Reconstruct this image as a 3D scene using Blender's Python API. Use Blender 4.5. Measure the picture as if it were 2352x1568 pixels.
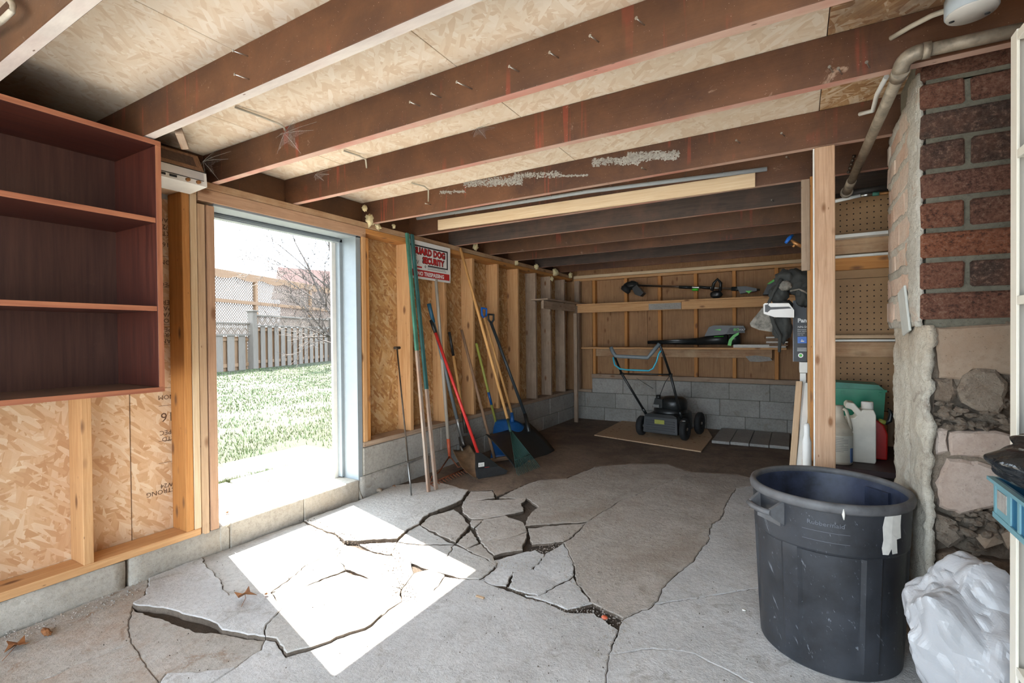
import bpy, bmesh, math, random
from mathutils import Vector, Matrix, noise, Euler
random.seed(7)
SC = bpy.context.scene
COL = SC.collection
for o in list(bpy.data.objects): bpy.data.objects.remove(o)

# ------------------------------------------------------------ camera
CH = 1.2; FPX = 1123.0
YAW, PITCH, ROLL = -.525315, -.010848, -.009374
def cam_axes():
    cy, sy = math.cos(YAW), math.sin(YAW)
    F = Vector((sy*math.cos(PITCH), cy*math.cos(PITCH), math.sin(PITCH)))
    rt = Vector((cy, -sy, 0)); up = rt.cross(F)
    c, s = math.cos(ROLL), math.sin(ROLL)
    return rt*c+up*s, up*c-rt*s, F
RT, UP, FW = cam_axes()
cd = bpy.data.cameras.new('camera'); cam = bpy.data.objects.new('camera', cd); COL.objects.link(cam)
cd.sensor_fit = 'HORIZONTAL'; cd.sensor_width = 36; cd.lens = 36*FPX/2352; cd.clip_start = .05; cd.clip_end = 300
cam.matrix_world = Matrix(((RT.x, UP.x, -FW.x, 0), (RT.y, UP.y, -FW.y, 0), (RT.z, UP.z, -FW.z, CH), (0, 0, 0, 1)))
SC.camera = cam
def P(px, py, ax, v):
    """point of the world plane (axis ax = v) seen at a pixel of the photograph"""
    d = RT*((px-1176)/FPX) - UP*((py-784)/FPX) + FW
    C = Vector((0, 0, CH)); t = (v-C[ax])/d[ax]
    return C+d*t
def PZ(px, py, z=0.0): return P(px, py, 2, z)
def PX(px, py, x): return P(px, py, 0, x)
def PY(px, py, y): return P(px, py, 1, y)

# ------------------------------------------------------------ light and exposure
W = bpy.data.worlds.new('world'); SC.world = W; W.use_nodes = True
nt = W.node_tree; nt.nodes.clear()
bg = nt.nodes.new('ShaderNodeBackground'); wo = nt.nodes.new('ShaderNodeOutputWorld')
bg.inputs[0].default_value = (.74, .87, 1.0, 1); bg.inputs[1].default_value = 4.2
nt.links.new(bg.outputs[0], wo.inputs[0])
sd = bpy.data.lights.new('sun', 'SUN'); sun = bpy.data.objects.new('sun', sd); COL.objects.link(sun)
sd.energy = 28; sd.angle = .009; sd.color = (1, .95, .86)
sun.rotation_euler = Vector((1.62, -.45, -1.96)).to_track_quat('-Z', 'Y').to_euler()
pd_ = bpy.data.lights.new('door_portal', 'AREA'); pl = bpy.data.objects.new('door_portal', pd_); COL.objects.link(pl)
pd_.shape = 'RECTANGLE'; pd_.size = 3.7; pd_.size_y = 2.0; pd_.cycles.is_portal = True
pl.location = (-.9, -1.32, 1.05); pl.rotation_euler = (math.radians(90), 0, 0)
vs = SC.view_settings
vs.view_transform = 'Standard'; vs.look = 'None'; vs.gamma = 1; vs.use_curve_mapping = False; vs.exposure = 1.0

# ------------------------------------------------------------ materials
class N:
    def __init__(s, name, rough=.8, metal=0.0):
        s.m = bpy.data.materials.new(name); s.m.use_nodes = True
        s.t = s.m.node_tree; s.n = s.t.nodes; s.b = s.n['Principled BSDF']
        s.b.inputs['Roughness'].default_value = rough; s.b.inputs['Metallic'].default_value = metal
        s.obj = None
    def add(s, ty, **k):
        q = s.n.new(ty)
        for a, v in k.items():
            if a.startswith('i_'):
                key = a[2:]; key = int(key) if key.isdigit() else key.replace('_', ' ')
                s.put(q.inputs[key], v)
            else: setattr(q, a, v)
        return q
    def put(s, sock, v):
        if isinstance(v, bpy.types.NodeSocket): s.t.links.new(v, sock)
        else: sock.default_value = v
    def coord(s, rnd=True):
        tc = s.add('ShaderNodeTexCoord'); v = tc.outputs['Object']
        if rnd:
            oi = s.add('ShaderNodeObjectInfo')
            sc = s.add('ShaderNodeVectorMath', operation='SCALE'); s.put(sc.inputs[0], (37.1, 11.3, 23.7)); s.put(sc.inputs['Scale'], oi.outputs['Random'])
            ad = s.add('ShaderNodeVectorMath', operation='ADD'); s.put(ad.inputs[0], v); s.put(ad.inputs[1], sc.outputs[0]); v = ad.outputs[0]
        return v
    def rand(s): return s.add('ShaderNodeObjectInfo').outputs['Random']
    def mul(s, v, f):
        q = s.add('ShaderNodeVectorMath', operation='MULTIPLY'); s.put(q.inputs[0], v); s.put(q.inputs[1], f); return q.outputs[0]
    def rot(s, v, e):
        q = s.add('ShaderNodeVectorRotate', rotation_type='EULER_XYZ'); s.put(q.inputs[0], v); q.inputs['Rotation'].default_value = e; return q.outputs[0]
    def noise(s, v, scale, det=4, rough=.6, dist=0.0):
        q = s.add('ShaderNodeTexNoise'); s.put(q.inputs['Vector'], v); q.inputs['Scale'].default_value = scale
        q.inputs['Detail'].default_value = det; q.inputs['Roughness'].default_value = rough; q.inputs['Distortion'].default_value = dist
        return q.outputs['Fac']
    def voro(s, v, scale, feat='F1', out='Distance', rnd=1.0):
        q = s.add('ShaderNodeTexVoronoi', feature=feat); s.put(q.inputs['Vector'], v); q.inputs['Scale'].default_value = scale
        q.inputs['Randomness'].default_value = rnd
        return q.outputs[out]
    def ramp(s, f, stops, interp='LINEAR'):
        q = s.add('ShaderNodeValToRGB'); s.put(q.inputs[0], f); cr = q.color_ramp; cr.interpolation = interp
        while len(cr.elements) < len(stops): cr.elements.new(.5)
        for e, (p, c) in zip(cr.elements, stops):
            e.position = p; e.color = (*c, 1) if not isinstance(c, (int, float)) else (c, c, c, 1)
        return q.outputs[0]
    def mix(s, f, a, b, mode='MIX'):
        q = s.add('ShaderNodeMix', data_type='RGBA', blend_type=mode); s.put(q.inputs[0], f)
        for i, c in ((6, a), (7, b)):
            s.put(q.inputs[i], (*c, 1) if isinstance(c, tuple) and len(c) == 3 else c)
        return q.outputs[2]
    def math(s, op, a, b=0.0, c=None):
        q = s.add('ShaderNodeMath', operation=op); s.put(q.inputs[0], a); s.put(q.inputs[1], b)
        if c is not None: s.put(q.inputs[2], c)
        return q.outputs[0]
    def color(s, c): s.put(s.b.inputs['Base Color'], (*c, 1) if isinstance(c, tuple) and len(c) == 3 else c); return s
    def bump(s, h, strength=.5, dist=.01):
        q = s.add('ShaderNodeBump'); s.put(q.inputs['Height'], h); q.inputs['Strength'].default_value = strength; q.inputs['Distance'].default_value = dist
        s.t.links.new(q.outputs[0], s.b.inputs['Normal']); return s

def wood(name, light, dark, knot=(.22, .10, .04), rough=.75, knots=True, dirt=0.0, var=.25, dirtcol=(.12, .08, .05), streak=1.0, kscale=1.0):
    m = N(name, rough); v = m.coord()
    g = m.noise(m.mul(v, (26, 26, 1.1)), 2.2, 4, .6, 1.4)
    fine = m.noise(m.mul(v, (160, 160, 3)), 1.5, 3, .7)
    c = m.ramp(g, [(.3, dark), (.62, light)])
    c = m.mix(m.math('MULTIPLY', fine, .35*streak), c, dark, 'MULTIPLY')
    if knots:
        k = m.voro(m.mul(v, (10*kscale, 10*kscale, 4.2*kscale)), 1.0)
        c = m.mix(m.ramp(k, [(.08, 1.0), (.19, 0.0)]), c, knot)
        k2 = m.voro(m.mul(v, (22, 22, 9)), 1.0)
        c = m.mix(m.ramp(k2, [(.03, .8), (.08, 0.0)]), c, knot)
    if dirt:
        d = m.noise(v, 5, 6, .7)
        c = m.mix(m.ramp(d, [(.62-dirt*.35, 0.0), (.78, dirt)]), c, dirtcol)
    r = m.rand()
    c = m.mix(m.math('MULTIPLY', r, var), c, m.mix(1.0, c, (.62, .55, .5), 'MULTIPLY'))
    m.color(c); m.bump(m.math('ADD', g, fine), .25, .004); return m.m
def plain(name, col, rough=.5, metal=0.0, nvar=.25, nscale=30, bump=.0, coat=0.0, dark=None):
    m = N(name, rough, metal); v = m.coord()
    n = m.noise(v, nscale, 4, .65)
    d = dark or tuple(x*(1-nvar) for x in col)
    c = m.ramp(n, [(.3, d), (.65, col)])
    m.color(c)
    if bump: m.bump(n, bump, .003)
    if coat: m.b.inputs['Coat Weight'].default_value = coat
    return m.m
def osb(name, tones, dirt=.0, bright=1.0, dirtcol=(.10, .055, .03), contrast=1.0):
    """tones: list of flake colours, dark to light"""
    m = N(name, .75); v = m.coord()
    w = m.add('ShaderNodeTexNoise'); m.put(w.inputs['Vector'], v); w.inputs['Scale'].default_value = 3.0
    base = None; hgt = None
    for i, ang in enumerate((.35, -.5, 1.25, -1.1, .05, 1.7, -.2, .8)):
        rv = m.rot(v, (0, ang, 0))
        sc = (62, 3, 14) if i % 2 else (46, 3, 11)
        q = m.add('ShaderNodeTexVoronoi', feature='F1'); m.put(q.inputs['Vector'], m.mul(rv, sc)); q.inputs['Scale'].default_value = 1.0
        sep = m.add('ShaderNodeSeparateColor'); m.put(sep.inputs[0], q.outputs['Color'])
        st = [(j/(len(tones)-1), t) for j, t in enumerate(tones)]
        col = m.ramp(sep.outputs[0], st)
        gr = m.noise(m.mul(rv, (140, 20, 8)), 1.0, 2, .6)
        col = m.mix(m.math('MULTIPLY', gr, .35*contrast), col, tones[0], 'MULTIPLY')
        if base is None: base, hgt = col, sep.outputs[1]
        else:
            mask = m.math('GREATER_THAN', sep.outputs[1], .62)
            base = m.mix(mask, base, col)
            hm = m.add('ShaderNodeMix', data_type='FLOAT'); m.put(hm.inputs[0], mask); m.put(hm.inputs[2], hgt); m.put(hm.inputs[3], sep.outputs[2]); hgt = hm.outputs[0]
    if dirt:
        d = m.noise(v, 2.2, 6, .7, .5)
        base = m.mix(m.ramp(d, [(.42, 0.0), (.7, dirt)]), base, dirtcol)
    m.color(base); m.bump(hgt, .35, .004); return m.m
def concrete(name, a, b, stain=None, bumpd=.006, scale=1.0, rough=.92, rnd=True, bs=.7, tint=0.0, stain2=None):
    m = N(name, rough); v = m.coord(rnd)
    n1 = m.noise(v, 2.0*scale, 6, .65); n2 = m.noise(v, 45*scale, 6, .75)
    c = m.ramp(n1, [(.3, a), (.7, b)])
    c = m.mix(m.math('MULTIPLY', m.ramp(n2, [(.35, 1.0), (.55, 0.0)]), .35), c, a, 'MULTIPLY')
    if stain:
        s1 = m.noise(v, 1.3*scale, 7, .72, .4)
        c = m.mix(m.ramp(s1, [(.46, 0.0), (.68, .8)]), c, stain)
    if stain2:
        s2 = m.noise(v, 7*scale, 7, .75, .8)
        c = m.mix(m.ramp(s2, [(.56, 0.0), (.66, .75)]), c, stain2)
    sp = m.noise(v, 130*scale, 3, .6)
    c = m.mix(m.ramp(sp, [(.62, 0.0), (.70, .45)]), c, (a[0]*.5, a[1]*.47, a[2]*.43))
    pit = m.voro(v, 60*scale)
    c = m.mix(m.ramp(pit, [(.07, .6), (.13, 0.0)]), c, (a[0]*.35, a[1]*.33, a[2]*.3))
    if tint: c = m.mix(m.math('MULTIPLY', m.rand(), tint), c, m.mix(1.0, c, (.7, .66, .6), 'MULTIPLY'))
    m.color(c)
    n3 = m.noise(v, 14*scale, 8, .72)
    m.bump(m.math('ADD', n3, m.math('MULTIPLY', n2, .5)), bs, bumpd); return m.m

M = {}
M['pine'] = wood('pine', (.70, .43, .205), (.56, .30, .12), dirt=.25, dirtcol=(.36, .2, .1))
M['pine_orange'] = wood('pine_orange', (.66, .33, .10), (.52, .23, .06), dirt=.2, dirtcol=(.3, .15, .06))
M['pine_pale'] = wood('pine_pale', (.66, .49, .32), (.52, .36, .22), dirt=.3, dirtcol=(.34, .26, .2))
M['pine_pink'] = wood('pine_pink', (.60, .40, .26), (.46, .28, .17), dirt=.5, dirtcol=(.34, .2, .13))
M['post_pine'] = wood('post_pine', (.60, .40, .26), (.42, .25, .14), dirt=.4, dirtcol=(.36, .22, .14), var=0, kscale=1.5)
M['pine_white'] = wood('pine_white', (.78, .64, .44), (.66, .49, .30), knots=False)
M['pine_weathered'] = wood('pine_weathered', (.52, .40, .29), (.36, .25, .17), dirt=.6, dirtcol=(.2, .14, .1))
M['plate_old'] = wood('plate_old', (.50, .30, .16), (.30, .15, .075), dirt=.7, dirtcol=(.62, .48, .3))
M['osb_stained'] = osb('osb_stained', [(.36, .18, .07), (.52, .32, .15), (.68, .50, .31), (.80, .68, .50)], dirt=.8, dirtcol=(.15, .09, .06))
M['plywood'] = wood('plywood', (.46, .27, .13), (.34, .18, .08), dirt=.5, dirtcol=(.2, .1, .05))
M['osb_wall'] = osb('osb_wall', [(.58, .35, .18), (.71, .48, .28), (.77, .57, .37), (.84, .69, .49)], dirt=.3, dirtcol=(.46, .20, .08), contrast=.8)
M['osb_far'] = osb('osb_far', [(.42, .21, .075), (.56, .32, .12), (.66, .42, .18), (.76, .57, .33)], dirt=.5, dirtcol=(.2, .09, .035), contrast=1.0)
M['osb_ceiling'] = osb('osb_ceiling', [(.70, .55, .39), (.78, .65, .49), (.81, .70, .55), (.86, .77, .64)], dirt=.3, dirtcol=(.64, .48, .32), contrast=.5)

def joistmat():
    m = N('joist_brown', .6); v = m.coord()
    g = m.noise(m.mul(v, (20, 20, 1.0)), 2, 5, .6); b = m.noise(v, 2.6, 6, .7, .4)
    c = m.ramp(b, [(.28, (.042, .019, .010)), (.48, (.088, .040, .016)), (.7, (.150, .068, .027))])
    c = m.mix(m.math('MULTIPLY', g, .4), c, (.05, .02, .012))
    st = m.noise(m.mul(v, (1.2, 1.2, 28)), 1.0, 2, .5)            # red primer runs
    lim = m.ramp(m.noise(v, 3.3, 3, .6), [(.5, 0.0), (.62, 1.0)])
    c = m.mix(m.math('MULTIPLY', m.ramp(st, [(.60, 0.0), (.67, .4)]), lim), c, (.33, .055, .03))
    dn = m.noise(v, 9, 8, .78, .6)
    c = m.mix(m.ramp(dn, [(.63, 0.0), (.70, .55)]), c, (.42, .33, .25))
    sp = m.voro(v, 70)
    c = m.mix(m.ramp(sp, [(.05, .55), (.08, 0.0)]), c, (.55, .48, .4))
    c = m.mix(m.math('MULTIPLY', m.rand(), .6), c, m.mix(1.0, c, (1.35, 1.1, 1.0), 'MULTIPLY'))
    m.color(c); m.bump(m.math('ADD', g, dn), .3, .004); return m.m
M['joist'] = joistmat()
M['joist_grey'] = wood('joist_grey', (.085, .060, .048), (.045, .033, .027), knots=False, dirt=.5, dirtcol=(.17, .09, .06))
M['lint'] = plain('lint', (.40, .38, .34), .95, nvar=.5, nscale=90, bump=.6)
def joistbot(name, a, b, red):
    m = N(name, .7); v = m.coord()
    n = m.noise(m.mul(v, (6, 6, 1.4)), 2.2, 6, .65)
    c = m.ramp(n, [(.3, a), (.6, b)])
    c = m.mix(m.ramp(m.noise(v, 3.2, 3, .6), [(.45, 0.0), (.6, red)]), c, (.50, .15, .11))
    sp = m.voro(m.mul(v, (30, 30, 9)), 1.0)
    c = m.mix(m.ramp(sp, [(.05, .9), (.09, 0.0)]), c, (.12, .06, .03))
    m.color(c); m.bump(n, .3, .003); return m.m
M['joist_under'] = joistbot('joist_underside', (.44, .26, .19), (.58, .39, .30), .5)
M['joist_under_white'] = joistbot('joist_underside_pale', (.46, .40, .36), (.66, .60, .53), .1)
M['beam_dark'] = wood('beam_dark', (.11, .055, .035), (.05, .026, .018), knots=False, dirt=.3)
def stained(name, a, b, dust=.25):
    m = N(name, .42); v = m.coord()
    g = m.noise(m.mul(v, (30, 30, 1.4)), 2, 4, .6)
    c = m.ramp(g, [(.3, a), (.65, b)])
    c = m.mix(m.ramp(m.noise(v, 7, 8, .8), [(.6, 0.0), (.8, dust)]), c, (.5, .3, .2))
    m.color(c); m.bump(g, .15, .002); return m.m
M['cabinet'] = stained('cabinet_stain', (.035, .008, .006), (.085, .021, .012), .12)
M['cabinet_back'] = stained('cabinet_back_board', (.040, .016, .012), (.07, .030, .021), .06)
M['cabinet_edge'] = stained('cabinet_edge', (.25, .08, .042), (.38, .15, .075))
M['cabinet_shelf'] = stained('cabinet_dusty', (.10, .05, .03), (.2, .11, .065), .4)
M['dirt'] = concrete('dirt', (.035, .024, .016), (.10, .07, .045), bumpd=.02, bs=1)
M['slab'] = concrete('slab', (.49, .48, .47), (.70, .695, .69), stain2=(.37, .35, .32), bumpd=.012, bs=1, tint=.15, rnd=False)
M['slab_sun'] = concrete('slab_clean', (.44, .42, .39), (.60, .58, .55), stain2=(.36, .33, .30), bumpd=.01, bs=1, tint=.15, rnd=False)
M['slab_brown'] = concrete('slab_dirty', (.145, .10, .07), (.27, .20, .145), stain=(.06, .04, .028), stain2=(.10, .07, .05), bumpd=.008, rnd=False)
M['slab_tan'] = concrete('slab_tan', (.38, .335, .29), (.56, .52, .475), stain=(.30, .24, .19), stain2=(.31, .27, .22), bumpd=.012, bs=1, tint=.25, rnd=False)
M['slab_left'] = concrete('slab_left', (.40, .36, .31), (.58, .55, .51), stain=(.36, .22, .13), stain2=(.3, .2, .13), bumpd=.014, bs=1, rnd=False)
M['slab_edge'] = concrete('slab_edge', (.10, .075, .055), (.2, .16, .125), bumpd=.01, bs=1)
M['block'] = concrete('block', (.30, .29, .265), (.47, .455, .42), stain2=(.25, .22, .18), bumpd=.004, tint=.35, bs=.5)
M['curb'] = concrete('curb', (.36, .33, .28), (.52, .49, .43), stain=(.38, .3, .21), bumpd=.007)
M['mortar'] = concrete('mortar', (.12, .11, .08), (.22, .205, .155), bumpd=.006, bs=.8)
M['mortar_pale'] = concrete('mortar_pale', (.50, .46, .38), (.74, .70, .61), stain2=(.58, .36, .23), bumpd=.02, bs=1, scale=1.0)
M['plaster'] = concrete('plaster', (.56, .50, .39), (.78, .74, .64), stain=(.42, .28, .16), stain2=(.32, .25, .19), bumpd=.02, bs=1)
M['rough_conc'] = concrete('rough_concrete', (.27, .205, .15), (.46, .385, .30), stain=(.24, .145, .085), stain2=(.2, .14, .1), bumpd=.03, bs=1)
M['smooth_block'] = concrete('smooth_block', (.33, .255, .185), (.45, .37, .285), stain=(.30, .20, .13), bumpd=.004, bs=.5)
M['pink_block'] = concrete('pink_block', (.46, .37, .31), (.60, .51, .44), stain=(.36, .26, .2), bumpd=.008, bs=.7)
M['stone'] = concrete('stone', (.30, .235, .175), (.55, .465, .375), stain=(.25, .16, .1), bumpd=.01, bs=.8, tint=.5)
def brickmat():
    m = N('brick_face', .9); v = m.coord()
    r = m.rand()
    base = m.ramp(r, [(0.0, (.12, .075, .055)), (.3, (.22, .11, .075)), (.55, (.34, .12, .062)), (.8, (.42, .14, .06)), (1.0, (.25, .12, .085))])
    n = m.noise(v, 75, 8, .8, 0.0); n2 = m.noise(v, 10, 6, .7)
    c = m.mix(m.ramp(n, [(.40, .85), (.50, 0.0)]), base, (.045, .02, .015))
    c = m.mix(m.ramp(n, [(.53, 0.0), (.62, .75)]), c, (.50, .30, .21))
    c = m.mix(m.ramp(n2, [(.42, 0.0), (.62, .35)]), c, (.4, .17, .10))
    m.color(c); m.bump(m.math('ADD', n, m.math('MULTIPLY', n2, 1.5)), 1.0, .018); return m.m
M['brick'] = brickmat()
M['brick_pale'] = concrete('brick_pale', (.56, .36, .25), (.76, .60, .48), stain=(.68, .64, .55), bumpd=.01, bs=.9)
def canmat():
    m = N('can_plastic', .42); v = m.coord(False)
    n = m.noise(v, 4, 6, .7)
    c = m.ramp(n, [(.3, (.013, .0138, .0155)), (.6, (.032, .035, .042))])
    sc = m.noise(m.mul(m.rot(v, (.5, .3, .2)), (90, 60, 7)), 1.0, 3, .6)
    c = m.mix(m.ramp(sc, [(.66, 0.0), (.72, .35)]), c, (.35, .38, .42))
    sc2 = m.noise(m.mul(m.rot(v, (-.7, .4, .9)), (60, 90, 6)), 1.0, 3, .6)
    c = m.mix(m.ramp(sc2, [(.68, 0.0), (.73, .3)]), c, (.35, .38, .42))
    m.color(c); m.put(m.b.inputs['Roughness'], m.ramp(n, [(.3, .34), (.7, .55)])); m.bump(sc, .15, .002); return m.m
M['can'] = canmat()
M['can_rim'] = plain('can_rim', (.13, .13, .135), .55, nvar=.5, nscale=12)
M['can_inside'] = plain('can_inside', (.05, .065, .12), .4, nvar=.6, nscale=9, dark=(.012, .014, .022))
M['paint_grey'] = plain('paint_grey', (.26, .30, .32), .45, nvar=.08, nscale=20, bump=.1)
M['paint_white'] = plain('paint_white', (.78, .77, .72), .5, nvar=.1, nscale=14)
M['shelf_cream'] = plain('shelf_cream', (.83, .79, .68), .5, nvar=.05, nscale=10)
M['shelf_panel'] = plain('shelf_panel', (.50, .475, .425), .6, nvar=.1, nscale=6)
M['green_paint'] = plain('green_paint', (.075, .26, .185), .6, nvar=.4, nscale=8)
M['teal_paint'] = plain('teal_paint', (.04, .15, .145), .6, nvar=.4, nscale=8)
M['stake_grey'] = wood('stake_grey', (.50, .43, .37), (.30, .25, .2), knots=False, dirt=.8, dirtcol=(.36, .16, .07))
M['handle_grey'] = wood('handle_grey', (.52, .48, .41), (.38, .33, .27), knots=False)
M['handle_pine'] = wood('handle_pine', (.76, .45, .17), (.58, .31, .10), knots=False)
M['handle_brown'] = wood('handle_brown', (.36, .23, .14), (.2, .12, .07), knots=False)
M['steel'] = plain('steel', (.30, .30, .29), .42, .85, nvar=.5, nscale=10)
M['steel_dark'] = plain('steel_dark', (.11, .085, .065), .5, .6, nvar=.5, nscale=20)
M['steel_brown'] = plain('steel_brown', (.30, .20, .12), .45, .5, nvar=.6, nscale=9)
M['steel_rust'] = plain('steel_rust', (.30, .10, .045), .8, .2, nvar=.6, nscale=30)
M['steel_bright'] = plain('steel_bright', (.62, .62, .6), .3, 1.0, nvar=.2)
M['black_plastic'] = plain('black_plastic', (.018, .02, .02), .38, nvar=.3)
M['black_rubber'] = plain('black_rubber', (.022, .022, .022), .8, nvar=.4, bump=.3)
M['grey_plastic'] = plain('grey_plastic', (.055, .058, .06), .5, nvar=.2)
M['red_paint'] = plain('red_paint', (.60, .035, .03), .4, nvar=.15)
M['orange_paint'] = plain('orange_paint', (.56, .115, .05), .5, nvar=.3)
M['blue_plastic'] = plain('blue_plastic', (.008, .085, .27), .4, nvar=.2)
M['blue_bright'] = plain('blue_bright', (.01, .14, .58), .4, nvar=.1)
M['blue_grip'] = plain('blue_grip', (.02, .10, .17), .5, nvar=.2)
M['shaft_grey'] = plain('shaft_grey', (.17, .20, .215), .5, nvar=.15)
M['yellow_green'] = plain('yellow_green', (.37, .38, .075), .45, nvar=.15)
M['dark_shaft'] = plain('dark_shaft', (.035, .045, .05), .5, nvar=.2)
M['rake_green'] = plain('rake_green', (.035, .10, .085), .5, .2, nvar=.3)
M['green_plastic'] = plain('green_plastic', (.0, .20, .10), .4, nvar=.15)
M['green_lime'] = plain('green_lime', (.06, .52, .03), .4, nvar=.1)
M['jug_white'] = plain('jug_white', (.70, .66, .56), .45, nvar=.15, nscale=12)
M['jug_dusty'] = plain('jug_dusty', (.47, .43, .345), .6, nvar=.25, nscale=12)
M['jug_label'] = plain('jug_label', (.50, .49, .42), .6, nvar=.1)
M['red_plastic'] = plain('red_plastic', (.42, .015, .01), .35, nvar=.2)
M['bail_blue'] = plain('bail_blue', (.03, .40, .55), .35, nvar=.1)
M['teal_crate'] = plain('teal_crate', (.18, .36, .41), .4, nvar=.1)
M['teal_dark'] = plain('teal_dark', (.01, .11, .22), .4, nvar=.1)
M['copper'] = plain('copper', (.45, .22, .08), .4, .6, nvar=.3)
M['pipe_old'] = plain('pipe_old', (.36, .30, .225), .55, .35, nvar=.55, nscale=22, bump=.4)
M['pipe_dark'] = plain('pipe_dark', (.05, .045, .04), .6, .2, nvar=.4)
M['pvc_grey'] = plain('pvc_grey', (.36, .40, .42), .45, nvar=.1)
M['white_plastic'] = plain('white_plastic', (.80, .80, .77), .45, nvar=.05)
M['cable'] = plain('cable_sheath', (.47, .42, .33), .6, nvar=.2)
M['foam'] = plain('spray_foam', (.72, .62, .36), .8, nvar=.3, nscale=20, bump=.6)
M['paper'] = plain('paper', (.74, .72, .66), .8, nvar=.15)
M['silver'] = plain('silver_face', (.62, .62, .63), .35, .4, nvar=.06)
M['radio_wood'] = wood('radio_wood', (.30, .16, .08), (.18, .09, .05), knots=False)
M['ink'] = plain('ink_black', (.015, .015, .015), .7, nvar=.0)
M['ink_grey'] = plain('ink_grey', (.16, .16, .16), .7, nvar=.0)
M['ink_brown'] = plain('ink_brown', (.12, .06, .03), .8, nvar=.0)
M['ink_red'] = plain('ink_red', (.50, .02, .02), .6, nvar=.1)
M['ink_white'] = plain('ink_white', (.82, .82, .8), .6, nvar=.0)
M['emboss'] = plain('embossed_plastic', (.11, .12, .14), .5, nvar=.1)
M['box_black'] = plain('box_black', (.012, .016, .022), .45, nvar=.1)
M['box_side'] = plain('box_side', (.60, .62, .66), .6, nvar=.1)
M['styrofoam'] = plain('styrofoam', (.80, .80, .78), .7, nvar=.04)
M['coat'] = plain('coat_fabric', (.045, .048, .045), .9, nvar=.5, nscale=8, bump=.4)
M['coat_grey'] = plain('coat_lining', (.30, .28, .24), .9, nvar=.75, nscale=22, bump=.5)
M['tile_grey'] = concrete('tile_grey', (.30, .285, .26), (.42, .40, .37), bumpd=.003)
M['foil'] = plain('foil', (.55, .55, .52), .4, .3, nvar=.2)
M['panel_blue'] = plain('weathered_board', (.56, .58, .54), .6, nvar=.2, nscale=10)
M['platform'] = plain('platform_dark', (.055, .03, .03), .6, nvar=.5, nscale=8)
M['leaf'] = plain('dry_leaf', (.30, .12, .04), .8, nvar=.5, nscale=30)
M['fence_grey'] = wood('fence_grey', (.17, .150, .130), (.12, .10, .083), knots=False)
M['fence_tan'] = wood('fence_tan', (.22, .135, .075), (.17, .095, .05), knots=False)
M['lattice'] = plain('lattice_wood', (.13, .10, .08), .8, nvar=.2)
M['bark'] = plain('bark', (.10, .08, .068), .9, nvar=.4, bump=.3)
M['roof_tile'] = plain('roof_shingle', (.17, .10, .08), .9, nvar=.2, nscale=60)
M['house_brick'] = plain('house_brick', (.13, .06, .045), .9, nvar=.3, nscale=60)
def pegmat():
    m = N('pegboard_face', .65); v = m.coord(False)
    n = m.noise(v, 4, 5, .6)
    c = m.ramp(n, [(.3, (.25, .14, .06)), (.7, (.38, .23, .11))])
    m.color(c); return m.m
M['pegboard'] = pegmat()
M['hole'] = plain('hole_dark', (.02, .012, .008), .9, nvar=0)
def bagmat(name, col, trans, rough):
    m = N(name, rough); v = m.coord(False)
    m.color(col); m.b.inputs['Transmission Weight'].default_value = trans
    n = m.noise(v, 14, 4, .55, 1.5); m.bump(n, .3, .008)
    return m.m
M['bag_black'] = bagmat('bag_black', (.012, .014, .016), 0, .16)
M['bag_white'] = bagmat('bag_white', (.47, .475, .49), .08, .3)
def webmat():
    m = N('cobweb', .9); m.color((.7, .7, .68)); v = m.coord(False)
    m.put(m.b.inputs['Alpha'], m.ramp(m.noise(v, 260, 5, .8), [(.42, .0), (.62, .16)])); return m.m
M['cobweb'] = webmat()
def lawnmat():
    m = N('lawn', .95); v = m.coord(False)
    n = m.noise(v, .8, 6, .7); f = m.noise(v, 60, 6, .8)
    c = m.ramp(n, [(.35, (.013, .030, .005)), (.62, (.050, .056, .022))])
    c = m.mix(m.ramp(f, [(.4, .7), (.6, 0.0)]), c, (.03, .028, .014))
    m.color(c); m.bump(f, .8, .03); return m.m
M['lawn'] = lawnmat()
M['grass'] = plain('grass_blade', (.038, .080, .014), .7, nvar=.5, nscale=3, dark=(.085, .09, .04))

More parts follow.
